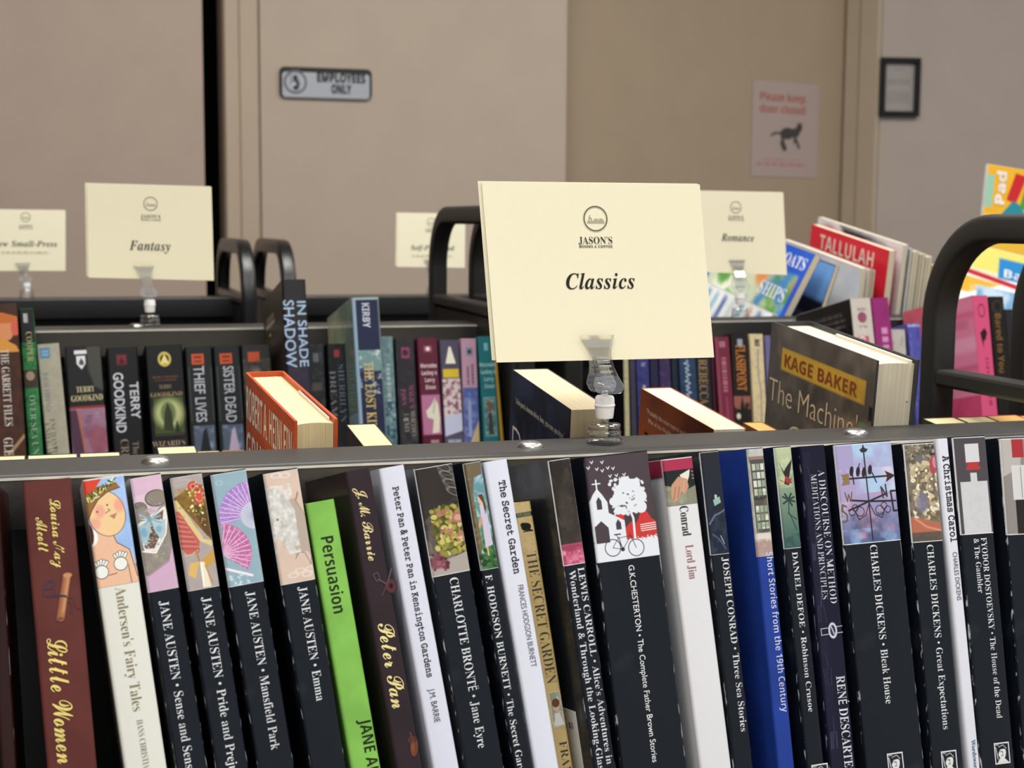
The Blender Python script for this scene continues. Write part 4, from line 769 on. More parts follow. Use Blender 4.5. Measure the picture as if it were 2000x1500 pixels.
b = n2('thick black paperback with a glowing green forest picture', (283, 676), (355, 672), (298, 890), '121214', bg='121214', n=70,
   art=lambda c: c.ell(.5, .12, .15, .055, 'c9b45c', ring=.03).poly([(.38, .16), (.5, .07), (.62, .16)], 'e0d080').scrib(.15, .27, .85, .285, '7a4a34', al=.8).scrib(.2, .3, .8, .312, '7a4a34', 4, .8).rect(.12, .44, .9, .445, '6a5a48').rect(.12, .46, .92, .78, '3a4a20').ell(.52, .6, .4, .13, 'c9cc94', 0, .8, 12).ell(.5, .6, .2, .1, '5c6a3c', 0, .9, 4).poly([(.35, .75), (.4, .6), (.5, .5), (.6, .6), (.62, .76)], '2c3420').poly([(.65, .77), (.72, .66), (.8, .77)], '20281a').rect(.12, .79, .9, .795, '6a5a48').scrib(.4, .9, .8, .93, '7a6c58'))
b.across('TERRY', 'b', (323, 755), .013, .004, '9c8a68', -.015, name='author_lettering'); b.across('GOODKIND', 'b', (325, 770), .032, .0048, 'a89468', -.015, name='author_lettering'); b.across("WIZARD'S", 'b', (330, 866), .033, .0058, 'b09a7c', -.015, name='title')
def a_square(col2):
    return lambda c: c.rect(.22, .06, .68, .155, 'c0502c').rect(.3, .08, .6, .1, '6a2818').rect(.3, .12, .6, .135, '6a2818').line([(.1, .18), (.1, .66)], .02, '55585a').line([(.92, .18), (.92, .66)], .02, '55585a').rect(.15, .7, .92, 1, '4a5668').cloud('8494ac', 4, .45, .8, .8, 3, (.15, .7, .92, 1)).poly([(.3, 1), (.5, .75), (.62, .72), (.8, 1)], col2)
n2('black paperback with an orange square, beside the glowing forest book', (361, 678), (413, 675), (374, 890), '181c1c', bg='181c1c', n=40, art=a_square('15181f'), rows=[('THIEF LIVES', 'n', (387, 715), (395, 824), .0105, 'b4bcc4', .01)])
n2('black paperback with an orange square and a pale figure panel', (416, 677), (468, 674), (430, 890), '161b1c', bg='161b1c', n=40, art=a_square('b0a0b8'), rows=[('SISTER DEAD', 'n', (444, 715), (454, 824), .0105, 'b4bcc4', .01)])
n2('dark paperback with a misty landscape, against the tall jacketed hardback', (471, 674), (528, 672), (484, 890), '22242a', bg='2a2a2a', n=40, art=lambda c: c.rect(.2, .06, .6, .15, 'c0502c').cloud('5c5648', 4, .4, .8, .8, 2, (0, .12, 1, .6)).ell(.45, .25, .15, .05, 'a89888', 0, .6, 6))
b = n2('tall hardback in a black jacket standing above its row', (550, 546), (597, 545), (560, 740), '2a2426', d=.155, bg='24222a', y1=.2, n=50, kind='hb', page='w', cm=mat('2c2724', .35),
   art=lambda c: c.grad('221f22', '2a2638', .1, .6).cloud('3c2f48', 3, .45, .8, .6, 2, (0, .4, 1, 1)), rows=[('SHADOW', 'n', (563, 586), (570, 718), .0105, 'a4c0da', .01), ('IN SHADE', 'n', (588, 588), (595, 716), .0088, 'a4c0da', .01)])
b.pic(lambda c: c.cloud('241f1c', 4, .4, .8, .7).scrib(.2, .16, .55, .175, 'a8a49c').scrib(.15, .2, .6, .225, 'a8a49c', 5).rect(.3, .28, .36, .29, 'd0c8b0').scrib(.1, .34, .8, .348, '6a5c54', 3).scrib(.1, .37, .8, .378, '6a5c54', 4).scrib(.1, .4, .8, .408, '6a5c54', 6).scrib(.1, .43, .7, .438, '6a5c54', 7), .001, .15, 60, face='f', bg='2e2724', name='jacket_back')
n2('dark paperback with a pale moon, behind the tall black jacket', (601, 672), (633, 671), (610, 890), '20242a', bg='24282e', n=30, art=lambda c: c.cloud('4a5058', 4, .45, .8, .8).scrib(.3, .08, .6, .16, '8a9098').scrib(.2, .35, .8, .42, '6a5a4c', 5))
n2('black paperback with red mark and faded blue capitals', (638, 672), (675, 671), (650, 890), '191a1e', bg='1b1c20', n=30, art=lambda c: c.rect(.35, .05, .65, .12, 'a03a3c').cloud('2c3038', 4, .5, .8, .7), rows=[('SHERRILYN', 'b', (665, 712), (672, 824), .0065, '6a7c8c', -.015), ('DREAM', 'b', (648, 724), (655, 815), .0065, '8a8c90', -.015)])
b = n2('tall blue-green hardback with navy spine and gold capitals', (690, 580), (740, 579), (706, 828), '8fa2a0', d=.15, bg='1e2440', y1=.185, n=60, kind='hb', page='w', rough=.22, x0=0 if False else None) if False else None
b = n2('tall blue-green hardback with navy spine and gold capitals', (686, 581), (740, 579), (701, 828), '8fa8b0', d=.15, bg='1e2440', y1=.185, n=60, kind='hb', page='w', rough=.2,
   art=lambda c: c.rect(0, 0, .14, 1, '8ba4b8').rect(0, 0, 1, .012, '98a8a8').rect(.15, .3, .95, .42, '6a8a8c').cloud('c0ccc4', 6, .5, .7, .9, 3, (.15, .3, .95, .55)).cloud('20305c', 5, .5, .8, .8, 5, (.15, .4, 1, .6)).rect(.93, 0, 1, 1, '7a8c8c', .8), rows=[('KIRBY', 'sb', (713, 592), (717, 640), .0078, 'c4ccd8'), ('THE LOST KINGDOM', 'b', (719, 706), (732, 900), .0098, 'ccb46a', 0)])
b.pic(lambda c: c.grad('a4a890', '7c9488', 0, 1, 'x').cloud('c0c8b4', 3, .4, .8, .8).cloud('6a8070', 5, .5, .8, .5, 4), .001, .12, 40, face='f', bg='9aa890', name='jacket_back', m=JACK)
DATA2 = [
 ('teal grey paperback with pale capitals beside the tall navy hardback', (743, 657), (767, 656), (753, 868), '5f7c80', lambda c: c.cloud('8ca4a0', 4, .4, .8, .7).scrib(.35, .25, .65, .62, 'b4c4c0', 3, .8, True).ell(.5, .13, .25, .03, '3a4a50').rect(.2, .1, .8, .18, '8ca4a4', .5).cloud('24485c', 4, .4, .8, .9, 4, (0, .6, 1, 1)).cloud('b4c4cc', 5, .5, .8, .7, 6, (0, .6, 1, .85)), []),
 ('dark paperback with a pink emblem and pink capitals', (771, 661), (809, 660), (781, 868), '26242a', lambda c: c.cloud('3c3a40', 4, .5, .8, .7).rect(.3, .08, .7, .18, '8c3c5c').ell(.5, .13, .15, .03, '3a1c2c').cloud('5c5450', 4, .4, .8, .7, 3, (0, .75, 1, 1)).scrib(.25, .74, .5, .76, 'b0a8a0'), [("MAGIC'S", 'b', (803, 752), (805, 797), .0055, '9c5070', -.01), ('PAWN', 'b', (787, 760), (790, 792), .0055, '9c5070', -.01), ('MERCEDES', 'b', (806, 802), (809, 852), .005, '9a948c', -.01), ('LACKEY', 'b', (793, 808), (797, 845), .005, '9a948c', -.01)]),
 ('maroon paperback with a white horse on a pink panel', (814, 660), (854, 659), (826, 868), '551c30', lambda c: c.rect(.3, .07, .7, .13, '8a4a5c').ell(.5, .1, .1, .02, 'e0d0d0').rect(.06, .53, .95, .9, 'a86a8c').poly([(.25, .68), (.5, .63), (.7, .56), (.85, .62), (.9, .75), (.85, .88), (.5, .89), (.6, .76), (.3, .74)], 'd0ccb8').line([(.7, .58), (.6, .7)], .06, 'a0a08c').rect(0, .91, 1, 1, '4c1428').scrib(.4, .95, .8, .98, 'c0a0a8', 3), []),
 ('purple paperback with a yellow band and knotted dragon', (858, 664), (896, 661), (869, 868), '4a4458', lambda c: c.poly([(.25, .22), (.45, .06), (.55, .06), (.78, .22)], 'e0dcc8').rect(.1, .27, .9, .35, 'c9b02c').rect(.05, .36, .95, .72, 'c8b8b8').cloud('7c5460', 7, .45, .65, 1, 3, (.05, .36, .95, .72)).poly([(.05, .72), (.95, .68), (.95, .85), (.05, .9)], 'b4b8d0').rect(0, .9, 1, 1, '4a4c60').scrib(.2, .93, .85, .99, 'a8acb8', 6), []),
 ('pink and blue paperback with a pink label panel', (900, 661), (930, 658), (908, 868), 'b08ca0', lambda c: c.rect(.3, .08, .75, .16, '7c7c98').ell(.52, .12, .12, .02, '2a2c3c').scrib(.3, .26, .45, .44, '6a5060', 3, 1, True).scrib(.6, .24, .75, .44, '6a5060', 5, 1, True).rect(0, .46, 1, 1, '4a5a94').cloud('8494c4', 5, .4, .8, .7, 3, (0, .46, 1, 1)).rect(.3, .58, .5, .92, '8c94b8').poly([(1, .75), (1, 1), (.3, 1)], 'b8a078'), []),
 ('teal paperback with a small framed figure', (933, 657), (963, 654), (946, 868), '1d6c74', lambda c: c.rect(.35, .06, .6, .13, '7cb4b4').rect(.12, .57, .88, .94, '7c9ca4').rect(.16, .58, .84, .93, '4a6a68').cloud('a0b8a8', 5, .45, .8, .8, 3, (.16, .58, .84, .93)).ell(.5, .66, .14, .05, '7c5444').poly([(.35, .92), (.4, .72), (.6, .72), (.65, .92)], '383c44'), []),
 ('mustard yellow paperback edge between the teal book and the black cart post', (965, 700), (971, 699), (979, 868), 'b08c34', None, []),
]
for i, (lab, TL, TR, BL, col, art, rows) in enumerate(DATA2):
    b = n2(lab, TL, TR, BL, col, art=art, rows=rows, n=34, seed=i)
    if i in (2, 5):
        x0, y0, cc = (837, 714, 'd8c4c6') if i == 2 else (952, 712, 'a8cccc')
        for j, (wd, L) in enumerate((('Mercedes', .018), ('Lackey &', .017), ('Larry', .011), ('Dixon', .011))): b.across(wd, 'sb', (x0+j*1.4, y0+j*14), L, .0046, cc, name='author_lettering')
DATA3 = [
 ('slim pale yellow-green paperback behind the card stand', (1217, 668), (1227, 667), (1221, 850), '17171b', lambda c: c.rect(0, 0, 1, 1, 'a8a480').cloud('7c7c5c', 4, .5, .8, .6), []),
 ('dark slate paperback beside the slim yellow-green one', (1229, 667), (1240, 667), (1234, 850), '3a3644', None, []),
 ('violet blue paperback with a pale tower emblem', (1241, 667), (1266, 666), (1248, 850), '33346c', lambda c: c.scrib(.4, .2, .7, .24, 'a0a0c0').poly([(.4, .6), (.45, .42), (.65, .42), (.7, .6)], '9c9c94').cloud('20224a', 4, .5, .8, .7), []),
 ('dark purple paperback with small white marks', (1268, 666), (1284, 665), (1275, 850), '241f3a', lambda c: c.scrib(.4, .5, .7, .7, 'b0b0c4', 3, .8, True), []),
 ('plum purple paperback beside the white script book', (1286, 665), (1308, 664), (1293, 850), '34264c', lambda c: c.cloud('4a3c6c', 4, .5, .8, .7), []),
 ('black blue paperback wedged beside white script', (1310, 664), (1322, 664), (1317, 850), '1c2430', None, []),
 ('slate blue paperback with flowing white script', (1324, 663), (1357, 662), (1334, 850), '263a54', lambda c: c.cloud('1c2c44', 4, .5, .8, .7).line([(.45+.14*math.sin(k*2.3)+.05*math.sin(k*5.1), .2+.016*k) for k in range(46)], .05, 'bcc8d4'), []),
 ('navy paperback with tall gold capitals', (1359, 662), (1386, 661), (1367, 850), '20222e', None, [('REBECCA', 'b', (1371, 702), (1377, 790), .0105, '8c7448', 0)]),
 ('narrow dark maroon paperback next to gold capitals', (1387, 661), (1393, 661), (1396, 850), '3a1420', None, []),
 ('wine red paperback with faded pink capitals', (1395, 658), (1424, 656), (1408, 850), '6a2438', lambda c: c.rect(0, 0, .2, 1, '8c4c5c', .6).scrib(.3, .04, .7, .1, 'a87c88', 2).scrib(.38, .2, .68, .55, 'a87480', 8, .8, True).line([(.55, .6), (.6, 1)], .12, 'a0586c', .6, 4), []),
 ('black paperback with glowing orange capitals and a dusk castle', (1427, 651), (1461, 649), (1436, 850), '1a1614', lambda c: c.rect(.35, .05, .65, .13, '8a94a8').rect(0, .62, 1, .75, '8a5448').cloud('2a201c', 4, .4, .7, .9, 3, (0, .68, 1, 1)).poly([(.3, .9), (.4, .7), (.5, .62), (.6, .75), (.75, .7), (.8, .95)], '181412').ell(.25, .82, .12, .03, 'c8c4a8'), [('FLASHPOINT', 'b', (1445, 674), (1450, 763), .0118, 'c07834', 0)]),
 ('cream paperback with dark swirls against the large grey hardback', (1464, 652), (1490, 650), (1474, 850), 'cbb990', lambda c: c.rect(.35, .05, .7, .12, '4a4438').cloud('a8a088', 6, .5, .7, .6).line([(.55, .15), (.5, .4), (.65, .6), (.5, 1)], .1, '8c8878'), []),
 ('thin dusty violet paperback behind the grey hardback corner', (1494, 655), (1505, 654), (1504, 850), '6a6490', None, []),
]
for i, (lab, TL, TR, BL, col, art, rows) in enumerate(DATA3): n2(lab, TL, TR, BL, col, art=art, rows=rows, n=30, seed=i+20)
b = n2('tall white-spined paperback with black and hot pink cover', (1660, 583), (1700, 581), (1672, 700), 'b8b0a8', d=.135, y1=.16, n=40, bg='c4bcb2', art=lambda c: c.scrib(.3, .07, .7, .09, '8a8480').ell(.5, .14, .22, .04, '8c4a60').scrib(.3, .2, .7, .22, '8a8480', 4).rect(.22, .28, .72, .8, 'c04468').cloud('b0a89c', 4, .5, .9, .3), rows=[('SO', 'sb', (1681, 638), (1687, 678), .009, 'd8ccc4')], fc=1)
b.pic(lambda c: c.rect(0, 0, 1, 1, '1f1b1c').scrib(.1, .12, .85, .135, '8a8880').scrib(.1, .18, .9, .195, '8a8880', 3).scrib(.1, .24, .9, .255, '8a8880', 5).scrib(.35, .3, .8, .315, '9c4048', 6).poly([(.1, .4), (.55, .36), (.55, .45), (.1, .52)], 'd8245c').poly([(.3, .5), (.95, .42), (.95, .53), (.3, .62)], 'd8245c').poly([(.6, .66), (.95, .62), (.95, .72), (.6, .76)], '6a6c70'), .0005, .12, 60, face='f', bg='1f1b1c', name='cover_picture')
n2('tall magenta paperback with pale capitals', (1702, 582), (1735, 580), (1714, 700), '8c2468', d=.135, bg='8f2a6c', y1=.16, n=24, art=lambda c: c.cloud('7c1c5c', 4, .5, .8, .5).scrib(.4, .22, .75, .8, 'd0a0c0', 9, .85, True))
n2('worn pale grey paperback leaning beside a violet one', (1741, 643), (1768, 641), (1752, 835), 'b0aca4', bg='b8b4ac', art=lambda c: c.cloud('98948c', 4, .5, .8, .8).scrib(.3, .3, .5, .6, '8a8680', 3, .7, True))
n2('violet blue paperback against the black cart post', (1772, 632), (1797, 629), (1791, 835), '4c4c94', bg='5052a0', art=lambda c: c.rect(0, 0, 1, .03, 'a4a8cc').cloud('3c3c80', 4, .5, .8, .8).scrib(.1, .1, .2, .9, '8484b4', 3, .5, True))
n2('salmon pink paperback just seen past the black cart post', (1806, 598), (1818, 597), (1806, 700), 'c05a6c', d=.05)
b = n2('hot pink trade paperback seen through the cart post', (1899, 577), (1929, 576), (1912, 728), 'c84c70', d=.14, bg='cc5078', y1=.15, n=40, art=lambda c: c.ell(.5, .12, .2, .05, '8c2c4c', ring=.03).poly([(.3, .3), (.6, .26), (.75, .3), (.6, .36), (.5, .36), (.45, .42)], '2a1018').scrib(.5, .5, .7, .9, '9c3458', 4, .9, True))
b.pic(lambda c: c.rect(0, 0, 1, 1, 'd8809c').rect(0, .15, 1, .2, 'cc5c84').scrib(.2, .26, .9, .28, '9c3c60').rect(0, .4, 1, .55, 'e09cb4').rect(0, .7, 1, .74, 'c04c74'), .001, .12, 30, face='f', bg='d8809c', name='cover_picture')
n2('black paperback with dim bronze lettering seen through the cart post', (1932, 579), (1960, 577), (1944, 728), '17140f', d=.115, bg='1a1713', y1=.15, n=20, art=lambda c: c.ell(.5, .08, .3, .05, '3a3630', ring=.04), rows=[('Bared to You', 'sb', (1948, 613), (1958, 728), .0085, '7c5c28')])
n2('dark charcoal paperback seen through the cart post, last in row', (1963, 604), (1982, 603), (1972, 728), '2a2829')
# ------------------------------------------------------------------ picture books on the far side of the second line, right of the card
G4 = 'picture books standing on the far side of the second line'
def kid(label, TL, TR, d, col, **kw):
    kw.setdefault('page', 'w'); kw.setdefault('cover', 'plain'); kw.setdefault('rough', .3)
    return farT(label, TL, TR, d, col, FE=FE2, SH=SHF2, T=TF2, near_px=True, group=G4, **kw)
TF2 = math.radians(9)
b = kid('open-faced blue picture book tilted to one side with ship pictures', (1592, 497), (1606, 499), .26, '1c4aa8', lean=-26, p=0) if False else kid('blue picture book tilted to one side with ship pictures', (1592, 497), (1606, 499), .26, '1c4aa8', lean=-24)
b.pic(lambda c: c.cloud('3a6ac8', 3, .4, .8, .5).rect(.05, .2, .95, 1, 'c4ccb0').cloud('e4e8d8', 4, .4, .7, 1, 3, (.05, .2, .95, 1)).cloud('5c9a4c', 5, .5, .65, 1, 5, (.05, .2, .95, 1)).cloud('d88a4c', 5, .55, .7, 1, 8, (.05, .2, .95, 1)).cloud('4c8ac0', 5, .6, .7, 1, 11, (.05, .2, .95, 1)), .001, .17, 60, face='f', bg='1f54c0', name='cover_picture')
b.across('BOATS', 'b', (1548, 508), .075, .016, 'eceff4', face='f', name='title'); b.across('SHIPS', 'b', (1508, 568), .075, .018, 'eceff4', face='f', name='title')
b = kid('white picture book lying low with colourful stripes before the blue one', (1510, 612), (1522, 613), .24, 'd8d8d8', lean=-24)
b.pic(lambda c: [c.line([(.1+.11*k, .1), (.02+.12*k, .9)], .045, ['d8824c', '4c90b8', '8ab8c8', '3c5c9c', 'c8d4d8', '5ca0a8', 'd0a080', '4870a8'][k % 8]) for k in range(8)], .002, .1, 40, face='f', bg='eceeee', name='cover_picture')
b = kid('small book with light blue top half and black lower half', (1632, 519), (1640, 520), .10, '24282c', lean=-14)
b.pic(lambda c: c.rect(0, 0, 1, .42, '6c9cd0').rect(0, .42, 1, 1, '17181c').scrib(.2, .6, .8, .66, '6a6a6c'), .001, .12, 30, face='f', bg='6c9cd0', name='cover_picture')
b = kid('wide white picture book standing before the red one', (1683, 524), (1693, 525), .225, 'd0d2d6')
b.pic(lambda c: c.cloud('c8d4e4', 3, .4, .8, .9).rect(0, 0, 1, .02, 'e8c8b8').cloud('eef0f4', 4, .5, .8, .7, 4), .001, .16, 40, face='f', bg='dfe3ea', name='cover_picture')
for i, (x, c) in enumerate(((1696, 'd8d4cc'), (1701, 'a85a48'), (1706, '8c8c88'))): kid('thin pamphlet %s between the wide white book and the red one' % ('first', 'second', 'third')[i], (x, 526+i), (x+4, 527+i), .2, c)
b = kid('bright red picture book with tall cream capitals', (1737, 489), (1750, 492), .215, 'c8202c')
b.pic(lambda c: c.cloud('c81c2c', 3, .4, .8, .5), .0005, .19, 30, face='f', bg='d6283a', name='cover_picture')
b.across('TALLULAH', 'sb', (1652, 489), .15, .021, 'ecdccc', -.01, face='f', name='title')
b = kid('tall white picture book with black shapes behind the red one', (1765, 478), (1774, 480), .235, 'c4c6c8')
b.pic(lambda c: c.ell(.15, .08, .06, .05, 'c0a0a0').poly([(.28, 0), (.55, .02), (.6, .12), (.4, .2)], '2c3034').ell(.6, .05, .12, .03, '3c4044').ell(.75, .12, .1, .06, 'a8b0b4'), .001, .12, 40, face='f', bg='e0e4e4', name='cover_picture')
cols = ['9aa4b4', 'd8d4c8', 'c8c4b4', '7c7c78', 'd4ccb4', 'b4b0a0', 'dcd8cc']
for i in range(7):
    x = 1778+i*6.2; kid('thin pale picture book, %s of the seven upright ones beyond the red book' % ('first', 'second', 'third', 'fourth', 'fifth', 'sixth', 'last')[i], (x, 486+i*2.6+(i % 2)*3), (x+5.2, 487+i*2.6+(i % 2)*3), .2, cols[i])
b = kid('yellow-topped navy picture book near the cart post', (1828, 520), (1836, 521), .18, '243454')
b.pic(lambda c: c.rect(0, 0, 1, .12, 'e0b038').rect(0, .12, 1, 1, '27406c').cloud('3c5c8c', 4, .5, .8, .7, 2, (0, .12, 1, 1)), .001, .12, 30, face='f', bg='e0b038', name='cover_picture')
def board(label, quad, depth, tilt, th, cvf, n=90, bg='ffffff', page='w', cat='book'):
    """a thin book facing us; quad: TL, TR, BL pixels on a plane at the given distance, leaning back"""
    n_ = V((0, math.cos(tilt), -math.sin(tilt))); P = pt(*quad[0], depth)
    A, B, D = [hit(*q, P, n_) for q in quad]; ex = (B-A).normalized(); ez = (A-D); ez = (ez-ex*ez.dot(ex)); h = ez.length; ez.normalize()
    ey = ez.cross(ex)
    b = Book(label, A, ex, ey, ez, (B-A).length, th, h, 'c8c8c8', 'pb', cover='plain', page=page, r=.0005)
    if cvf: b.pic(cvf, .0002, h-.0002, n, bg=bg, bend=False, name='cover_picture')
    return b
b = board('yellow and blue picture book with a red stripe, seen through the cart post', ((1868, 468), (2022, 505), (1868, 625)), 2.14, math.radians(14), .008,
  lambda c: c.rect(0, 0, 1, .3, 'e8dc74').rect(.55, .1, 1.1, .36, '2c88c8').rect(0, .3, .55, .36, 'e8e0c0').poly([(0, .3), (1, .42), (1, .48), (0, .36)], 'c0202c').poly([(0, .4), (.6, .44), (.2, .62), (0, .62)], 'e8b43c').rect(.3, .5, 1, .8, '7cacd4').cloud('dce8f0', 4, .5, .7, .8, 3, (0, .5, 1, .8)).cloud('b8a050', 5, .6, .75, .9, 5, (.2, .5, .8, .7)).rect(0, .8, 1, 1, 'c8a898'), n=80)
text('Basi', 'sb', b.root, V((b.t*.12, -b.d/2-.0006, b.h*.72)), V((1, 0, 0)), Z_, .05, .012, 'e8f0f4', 0, name='title')
b = board('tall yellow activity pad standing upright beyond the cart post', ((1930, 320), (2040, 338), (1924, 640)), 2.25, math.radians(4), .006,
  lambda c: c.rect(0, 0, 1, .3, 'eeb228').cloud('f0d060', 3, .5, .8, .5, 2, (0, 0, 1, .3)).rect(0, .06, .14, .26, '9cc8b0').poly([(.5, .03), (.7, .04), (.55, .22), (.38, .2)], 'c8282c').poly([(.72, .05), (.85, .05), (.72, .25), (.62, .24)], '4c9c3c').poly([(.5, .2), (.62, .22), (.8, .3), (.3, .3)], '2c8c9c').rect(.9, 0, 1, .3, 'eceee8').rect(0, .3, 1, 1, 'f0c040'), n=100)
text('Pad', 'sb', b.root, V((-b.t*.5+b.t*.26, -b.d/2-.0006, b.h*.765)), V((0, 0, 1)), V((-1, 0, 0)), .05, .016, 'f2f0e8', .02, name='title')
# ------------------------------------------------------------------ section cards on clear clips
CARD = mat('e1dbc0', .8, 'paper'); CLR = mat('ffffff', .04, 'clear'); MILK = mat('e8e8ea', .3, 'paper'); INK = '1f1d1a'
def sign(label, lab2, quad, base, Z, Y, word, wpos, wcap, wlen, logo, tilt=8, small=None, side='the front'):
    """quad: card corner pixels TL TR BR BL; base: pixel of the stand's foot on the rail; Y: the rail's middle"""
    tl = math.radians(tilt); n = V((0, math.cos(tl), -math.sin(tl))); mid = ((quad[3][0]+quad[2][0])/2, (quad[3][1]+quad[2][1])/2)
    P = hY(*mid, Y-.001)
    Q = [hit(*q, P, n) for q in quad]; ex = (Q[1]-Q[0]+Q[2]-Q[3]).normalized(); ez = n.cross(ex)*-1
    ez = ex.cross(n); w = ((Q[1]-Q[0]).length+(Q[2]-Q[3]).length)/2; h = ((Q[0]-Q[3]).length+(Q[1]-Q[2]).length)/2
    B = (Q[2]+Q[3])/2
    m = Matrix(((ex.x, n.x, ez.x, B.x), (ex.y, n.y, ez.y, B.y), (ex.z, n.z, ez.z, B.z), (0, 0, 0, 1)))
    t = thing('sign_card', label, 'sign', m, 'cream section cards'); mi = m.inverted()
    L = [mi @ q for q in Q]
    for k, nm in ((0, 'front_leaf'), (1, 'back_leaf')):
        dx, dz = (-.0022, .0006) if k else (0, 0); mb = MB(); y0 = .0002+k*.0010
        mb.v = [V((q.x+(dx if i in (0, 3) else -.001*k), yy+(k*.0012 if i in (2, 3) else 0), q.z+(dz if i < 2 else .0015*k))) for yy in (y0, y0+.0004) for i, q in enumerate(L)]
        mb.f = [[0, 1, 2, 3], [4, 7, 6, 5], [0, 4, 5, 1], [1, 5, 6, 2], [2, 6, 7, 3], [3, 7, 4, 0]]
        mb.build(nm, CARD, t)
    def lp(px, py): q = mi @ hit(px, py, P, n); return V((q.x, -.0001, q.z))
    text(word, 'bi', t, lp(*wpos), X_, Z_, wlen, wcap, INK, 0, 1.06, name='title', center=True)
    cx, cy, r = logo; c0 = lp(cx, cy); R = (lp(cx+r, cy)-c0).length; cv = Cv(2.2*R, 2.2*R, 90, 'e1dbc0')
    I2 = '4a463c'
    cv.ell(.5, .5, .44, .44, I2, ring=.022).line([(.2, .6), (.82, .6), (.82, .64), (.2, .64), (.2, .6)], .016, I2).line([(.25, .6), (.25, .48), (.34, .48), (.34, .6)], .016, I2).line([(.28, .45), (.27, .41), (.3, .38)], .014, I2)
    cv.line([(.42, .6), (.5, .57), (.6, .6), (.68, .57), (.8, .59)], .014, I2).line([(.43, .56), (.46, .52), (.54, .51), (.6, .56), (.66, .51), (.74, .51), (.79, .54)], .014, I2)
    cv.put('logo', t, c0+V((-1.1*R, 0, 1.1*R)), X_, -Z_, mat('fffffd', .75, 'print'), cut=True)
    q = lp(cx, cy+r*1.84); text("JASON'S", 'b', t, q, X_, Z_, R*2.85, R*.56, '3a362c', -.006, name='shop_lettering', center=True)
    q = lp(cx+1, cy+r*2.36); text("BOOKS & COFFEE", 'sb', t, q, X_, Z_, R*2.8, R*.2, '4a463a', 0, name='shop_lettering', center=True)
    if small:
        q = lp(*small[:2]); cv = Cv(small[2], .0035, 60, 'e1dbc0'); cv.scrib(0, .2, 1, .8, 'a49c80', 3); cv.put('small_print', t, q+V((-small[2]/2, 0, .0018)), X_, -Z_, mat('fffffd', .75, 'print'), cut=True)
    # stand
    F0 = hY(*base, Y); F0.z = Z; top = lp((quad[3][0]+quad[2][0])/2, quad[3][1]); s = thing('card_stand', lab2, 'card stand', Matrix.Translation(F0), 'clear card stands')
    zc = (B.z-F0.z); k = zc/.0575; JT = .0165*1
    MB().lathe([(.0001, 0), (.0112, 0), (.0112, .0030), (.0102, .0042), (.0106, .0048), (.0106, .0078), (.0096, .0088), (.0100, .0094), (.0100, .0124), (.003, .013), (.0001, .013)], 36).build('base', CLR, s, True)
    MB().lathe([(.0001, .013), (.0018, .013), (.0018, .019*k), (.0001, .019*k)], 14).build('stem', CLR, s, True)
    autosm(MB().lathe([(.0001, .0175*k), (.0054, .0175*k), (.0058, .0205*k), (.0062, .0255*k), (.0066, .0258*k), (.0066, .0268*k), (.0062, .0272*k), (.0060, .0315*k), (.0052, .0328*k), (.0001, .0328*k)], 28).build('socket', MILK, s), 40)
    MB().lathe([(.0001, .0328*k), (.0020, .0328*k), (.0020, .0365*k), (.0001, .0365*k)], 14).build('pin', CLR, s, True)
    prof = [(.0352, .0060), (.0358, .0075), (.0385, .0092), (.0405, .0098), (.0425, .0092), (.047, .0074), (.053, .0062), (.060, .0063), (.066, .0078), (.0715, .0100), (.0745, .0112)]
    R3 = m.to_3x3()
    for sg, nm in ((-1, 'front_jaw'), (1, 'back_jaw')):
        mb = MB(); th = .0013; rows = []
        for z, hw in prof:
            y = sg*(.0058 if z < .05 else max(.0014, .0058-(z-.05)*.34)); y += sg*(.001 if z > .072 else 0)
            zz = z*k; lean = -(zz-.035*k)*.16; ty = (zz-zc)*math.tan(tl)
            rows.append([V((lean-hw, y+ty, zz)), V((lean+hw, y+ty, zz)), V((lean+hw, y+ty+sg*th, zz)), V((lean-hw, y+ty+sg*th, zz))])
        for r_ in rows: mb.v += r_
        for i in range(len(rows)-1):
            for q in range(4): mb.f.append([i*4+q, i*4+(q+1) % 4, (i+1)*4+(q+1) % 4, (i+1)*4+q])
        mb.f += [[3, 2, 1, 0], [len(mb.v)-4+q for q in range(4)]]
        j = mb.build(nm, CLR, s)
        rb = MB()
        for q in range(7):
            zz = (.040+.0032*q)*k; ty = (zz-zc)*math.tan(tl); x = -(zz-.035*k)*.16; y = sg*.0072+ty if zz/k < .05 else sg*(.0072-(zz/k-.05)*.34)+ty
            rb.box(x-.0042, x+.0042, y-.0005, y+.0005, zz, zz+.0013)
        rb.build('grip_ridges', CLR, j)
    MB().box(-.0035, .0035, -.0057, .0057, .0385*k, .0415*k, .0008).build('hinge', CLR, s)
    return t
sign('large cream card reading Classics, standing above the front row', 'clear plastic clip stand holding the large classics card', ((941, 355), (1367, 360), (1395, 698), (970, 708)), (1180, 862), RZ1, YC1, 'Classics', (1173, 549), .0095, .0455, (1163, 427, 23))
sign('cream card reading Fantasy on the second line of carts', 'clear plastic clip stand under the fantasy card', ((170, 358), (413, 365), (418, 548), (173, 542)), (293, 630), RZ2, YC2, 'Fantasy', (293, 480), .0105, .0445, (294, 398, 13.5), tilt=3)
sign('cream card reading Romance, partly behind the large classics card', 'clear plastic clip stand under the romance card', ((1318, 372), (1530, 376), (1537, 537), (1330, 530)), (1445, 612), RZ2, YC2, 'Romance', (1441, 464), .0092, .0450, (1437, 405, 10.5), tilt=5)
sign('small cream card reading New Small-Press at the back', 'clear plastic clip stand under the small press card', ((-32, 409), (128, 411), (128, 529), (-30, 529)), (52, 577), RZ3, YC3, 'New Small-Press', (48, 476), .0085, .0950, (50, 424, 9.5), tilt=2, small=(50, 493, .07))
